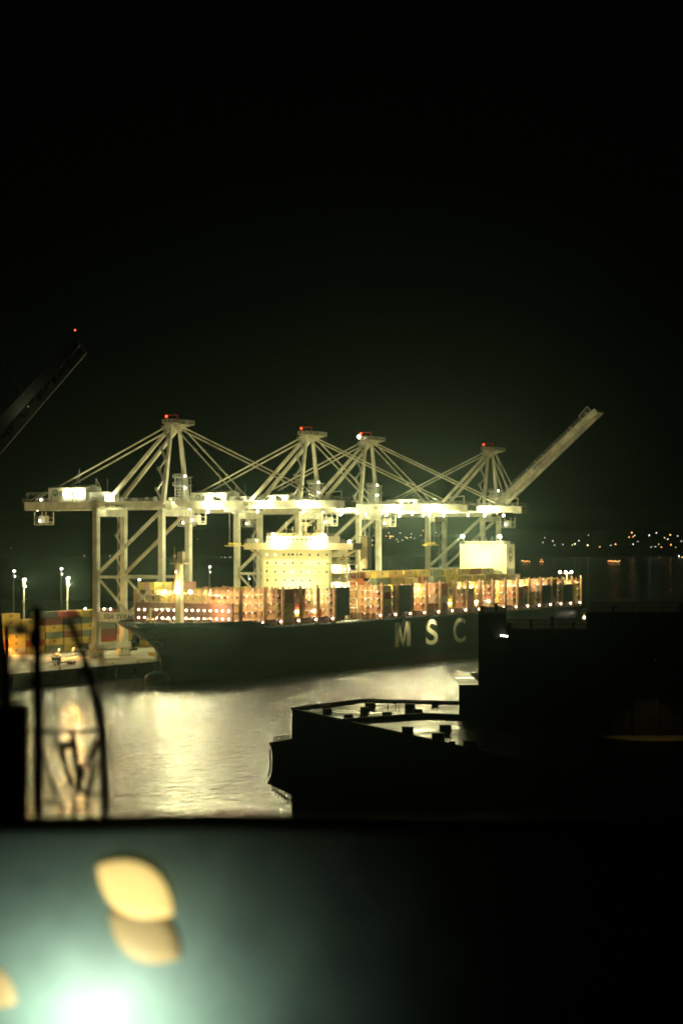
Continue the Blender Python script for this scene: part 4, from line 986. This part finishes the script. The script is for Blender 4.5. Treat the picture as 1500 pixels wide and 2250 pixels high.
for bx_, by_, bw_, bh_ in ((162, 1351, 26, 12), (155, 1638, 20, 30), (78, 1400, 22, 60), (45, 1385, 16, 34)): MB().box(n3(bx_, by_)-lo, (bw_*px_m*.6, .06, bh_*px_m*.6)).build('equipment_box', M['mast'], lm)
# dark tank beside it
tk = n3(-100, 1900, .9); e = MB(); top = n3(-100, 1550, .9); e.tube((tk.x, tk.y, 44), (top.x, top.y, top.z), 185*px_m, 24); e.tube((top.x, top.y, top.z), (top.x, top.y, top.z+.06), 80*px_m, 16)
tag(e.build('water_tank', M['mast'], None, True), 'dark round tank at the edge, out of focus beside the lattice mast', 'tank')
lr = MB(); c0 = at(750, 2300, 12.5); lr.box((c0.x, c0.y, 43.8), (14, 14, .4)); tag(lr.build('lower_roof', M['dark']), 'dark lower roof slab carrying the mast just past the parapet', 'roof')
# parapet wall: rounded top, facing the camera
PD = 7.0; ztop = HC-(1803-YH)/FPX*PD
pw = MB(); prof_ = []
for i in range(9):
    a = math.pi*i/8; prof_.append((PD+.09-.09*math.cos(a), ztop-.05+.05*math.sin(a)))
prof_ = [(PD, 49.2)]+prof_+[(PD+.18, 49.2)]
N_ = 24; L0, L1 = -3.2, 4.2
for i in range(N_+1):
    X = L0+(L1-L0)*i/N_; bump_ = .012*math.exp(-((X+.35)/.28)**2)
    for D, z in prof_:
        p = CAM+right*X+fwd*D; pw.v.append((p.x, p.y, z+(bump_ if z > 50 else 0)))
K = len(prof_)
for i in range(N_):
    for k in range(K): a = i*K+k; b_ = i*K+(k+1) % K; pw.face([a, b_, b_+K, a+K])
pw.face(list(range(K))); pw.face(list(range(N_*K, (N_+1)*K))[::-1])
tag(pw.build('parapet_wall', M['parapet'], None, True), 'green grey terrace parapet wall close by, lit from low down by a floodlamp', 'wall')
fl = MB(); c0 = CAM+fwd*4.5; fl.box((c0.x, c0.y, 49.1), (9, 9, .2)); tag(fl.build('terrace_floor', M['dark']), kind='structure')
# bulkhead lamps on the parapet
def lens(cx, cy_, w_, h_, ang, mat, nm, parent, org, D=PD-.008):
    mb = MB(); k = D/FPX; N2 = 28; n = len(mb.v)
    def shp(a):   # pointed oval
        s_, c_ = math.sin(a), math.cos(a); x = c_*w_/2; y = s_*h_/2*(abs(s_)**.75)
        return x*math.cos(ang)-y*math.sin(ang), x*math.sin(ang)+y*math.cos(ang)
    for dep, sc_ in ((0, 1), (-.010, .94), (-.014, .6)):
        for i in range(N2):
            x, y = shp(2*math.pi*i/N2); p = CAM+right*((cx-750+x*sc_)*k)+fwd*(D+dep)+up*(-(cy_-YH+y*sc_)*k); mb.v.append(tuple(p-org))
    for r2 in range(2):
        for i in range(N2): a = r2*N2+i; b_ = r2*N2+(i+1) % N2; mb.face([a, b_, b_+N2, a+N2])
    mb.face([2*N2+i for i in range(N2)]); return mb.build(nm, mat, parent, True)
for cx, cy_, lab, sc_ in ((297, 1957, 'glowing amber oval bulkhead lamp on the parapet wall, out of focus', 1), (-28, 2165, 'second amber lamp half cut off by the edge on parapet wall', .78)):
    org = CAM+right*((cx-750)*PD/FPX)+fwd*PD+up*(-(cy_-YH)*PD/FPX)
    e = empty('bulkhead_lamp', org, 0, label=lab, cat='lamp')
    lens(cx, cy_, 196*sc_, 116*sc_, R(33), M['lens_hot'] if sc_ == 1 else M['dim_lens_and_reflection'], 'lens', e, org)
    if sc_ == 1:
        lens(cx+22, cy_+98, 186, 116, R(33), M['dim_lens_and_reflection'], 'lens_reflection', e, org, PD-.004)  # glowing oval imitates the lamp's reflection in the wall
        pp = org-e.location+Vector((0, 0, 0)); light('lamp_light', tuple(-fwd*.35), .25, (1, .66, .22), .08, e)
# floodlamp below the picture washing the wall
fo = CAM+right*((175-750)*6.55/FPX)+fwd*6.60; fz = HC-(2380-YH)/FPX*6.60
e = empty('floor_floodlamp', (fo.x, fo.y, 49.2), -TH, label='floodlamp on the terrace floor washing the parapet wall', cat='lamp')
MB().beam((0, 0, 0), (0, 0, fz-49.2-.2), .05).build('stand', M['mast'], e); MB().box((0, -.12, fz-49.2-.02), (.3, .16, .2)).build('housing', M['mast'], e)
spot('flood_light', (0, .04, fz-49.2), (0, .9, fz-49.2+.04), 23, 152, (1, 1, .82), .07, e, 1)

# ================================================================ HAZE
lo_ = Vector((-3500, -4500, -4)); hi_ = Vector((9500, 10000, 175))
hz_ = MB(); hz_.span(lo_, hi_); m = bpy.data.materials.new('haze_air'); m.use_nodes = True; t = m.node_tree; t.nodes.clear()
out = t.nodes.new('ShaderNodeOutputMaterial'); v = t.nodes.new('ShaderNodeVolumePrincipled'); v.inputs['Density'].default_value = .000016; v.inputs['Color'].default_value = (.62, .95, .82, 1); v.inputs['Anisotropy'].default_value = .94
t.links.new(v.outputs[0], out.inputs['Volume'])
tag(hz_.build('haze', m), kind='stuff')
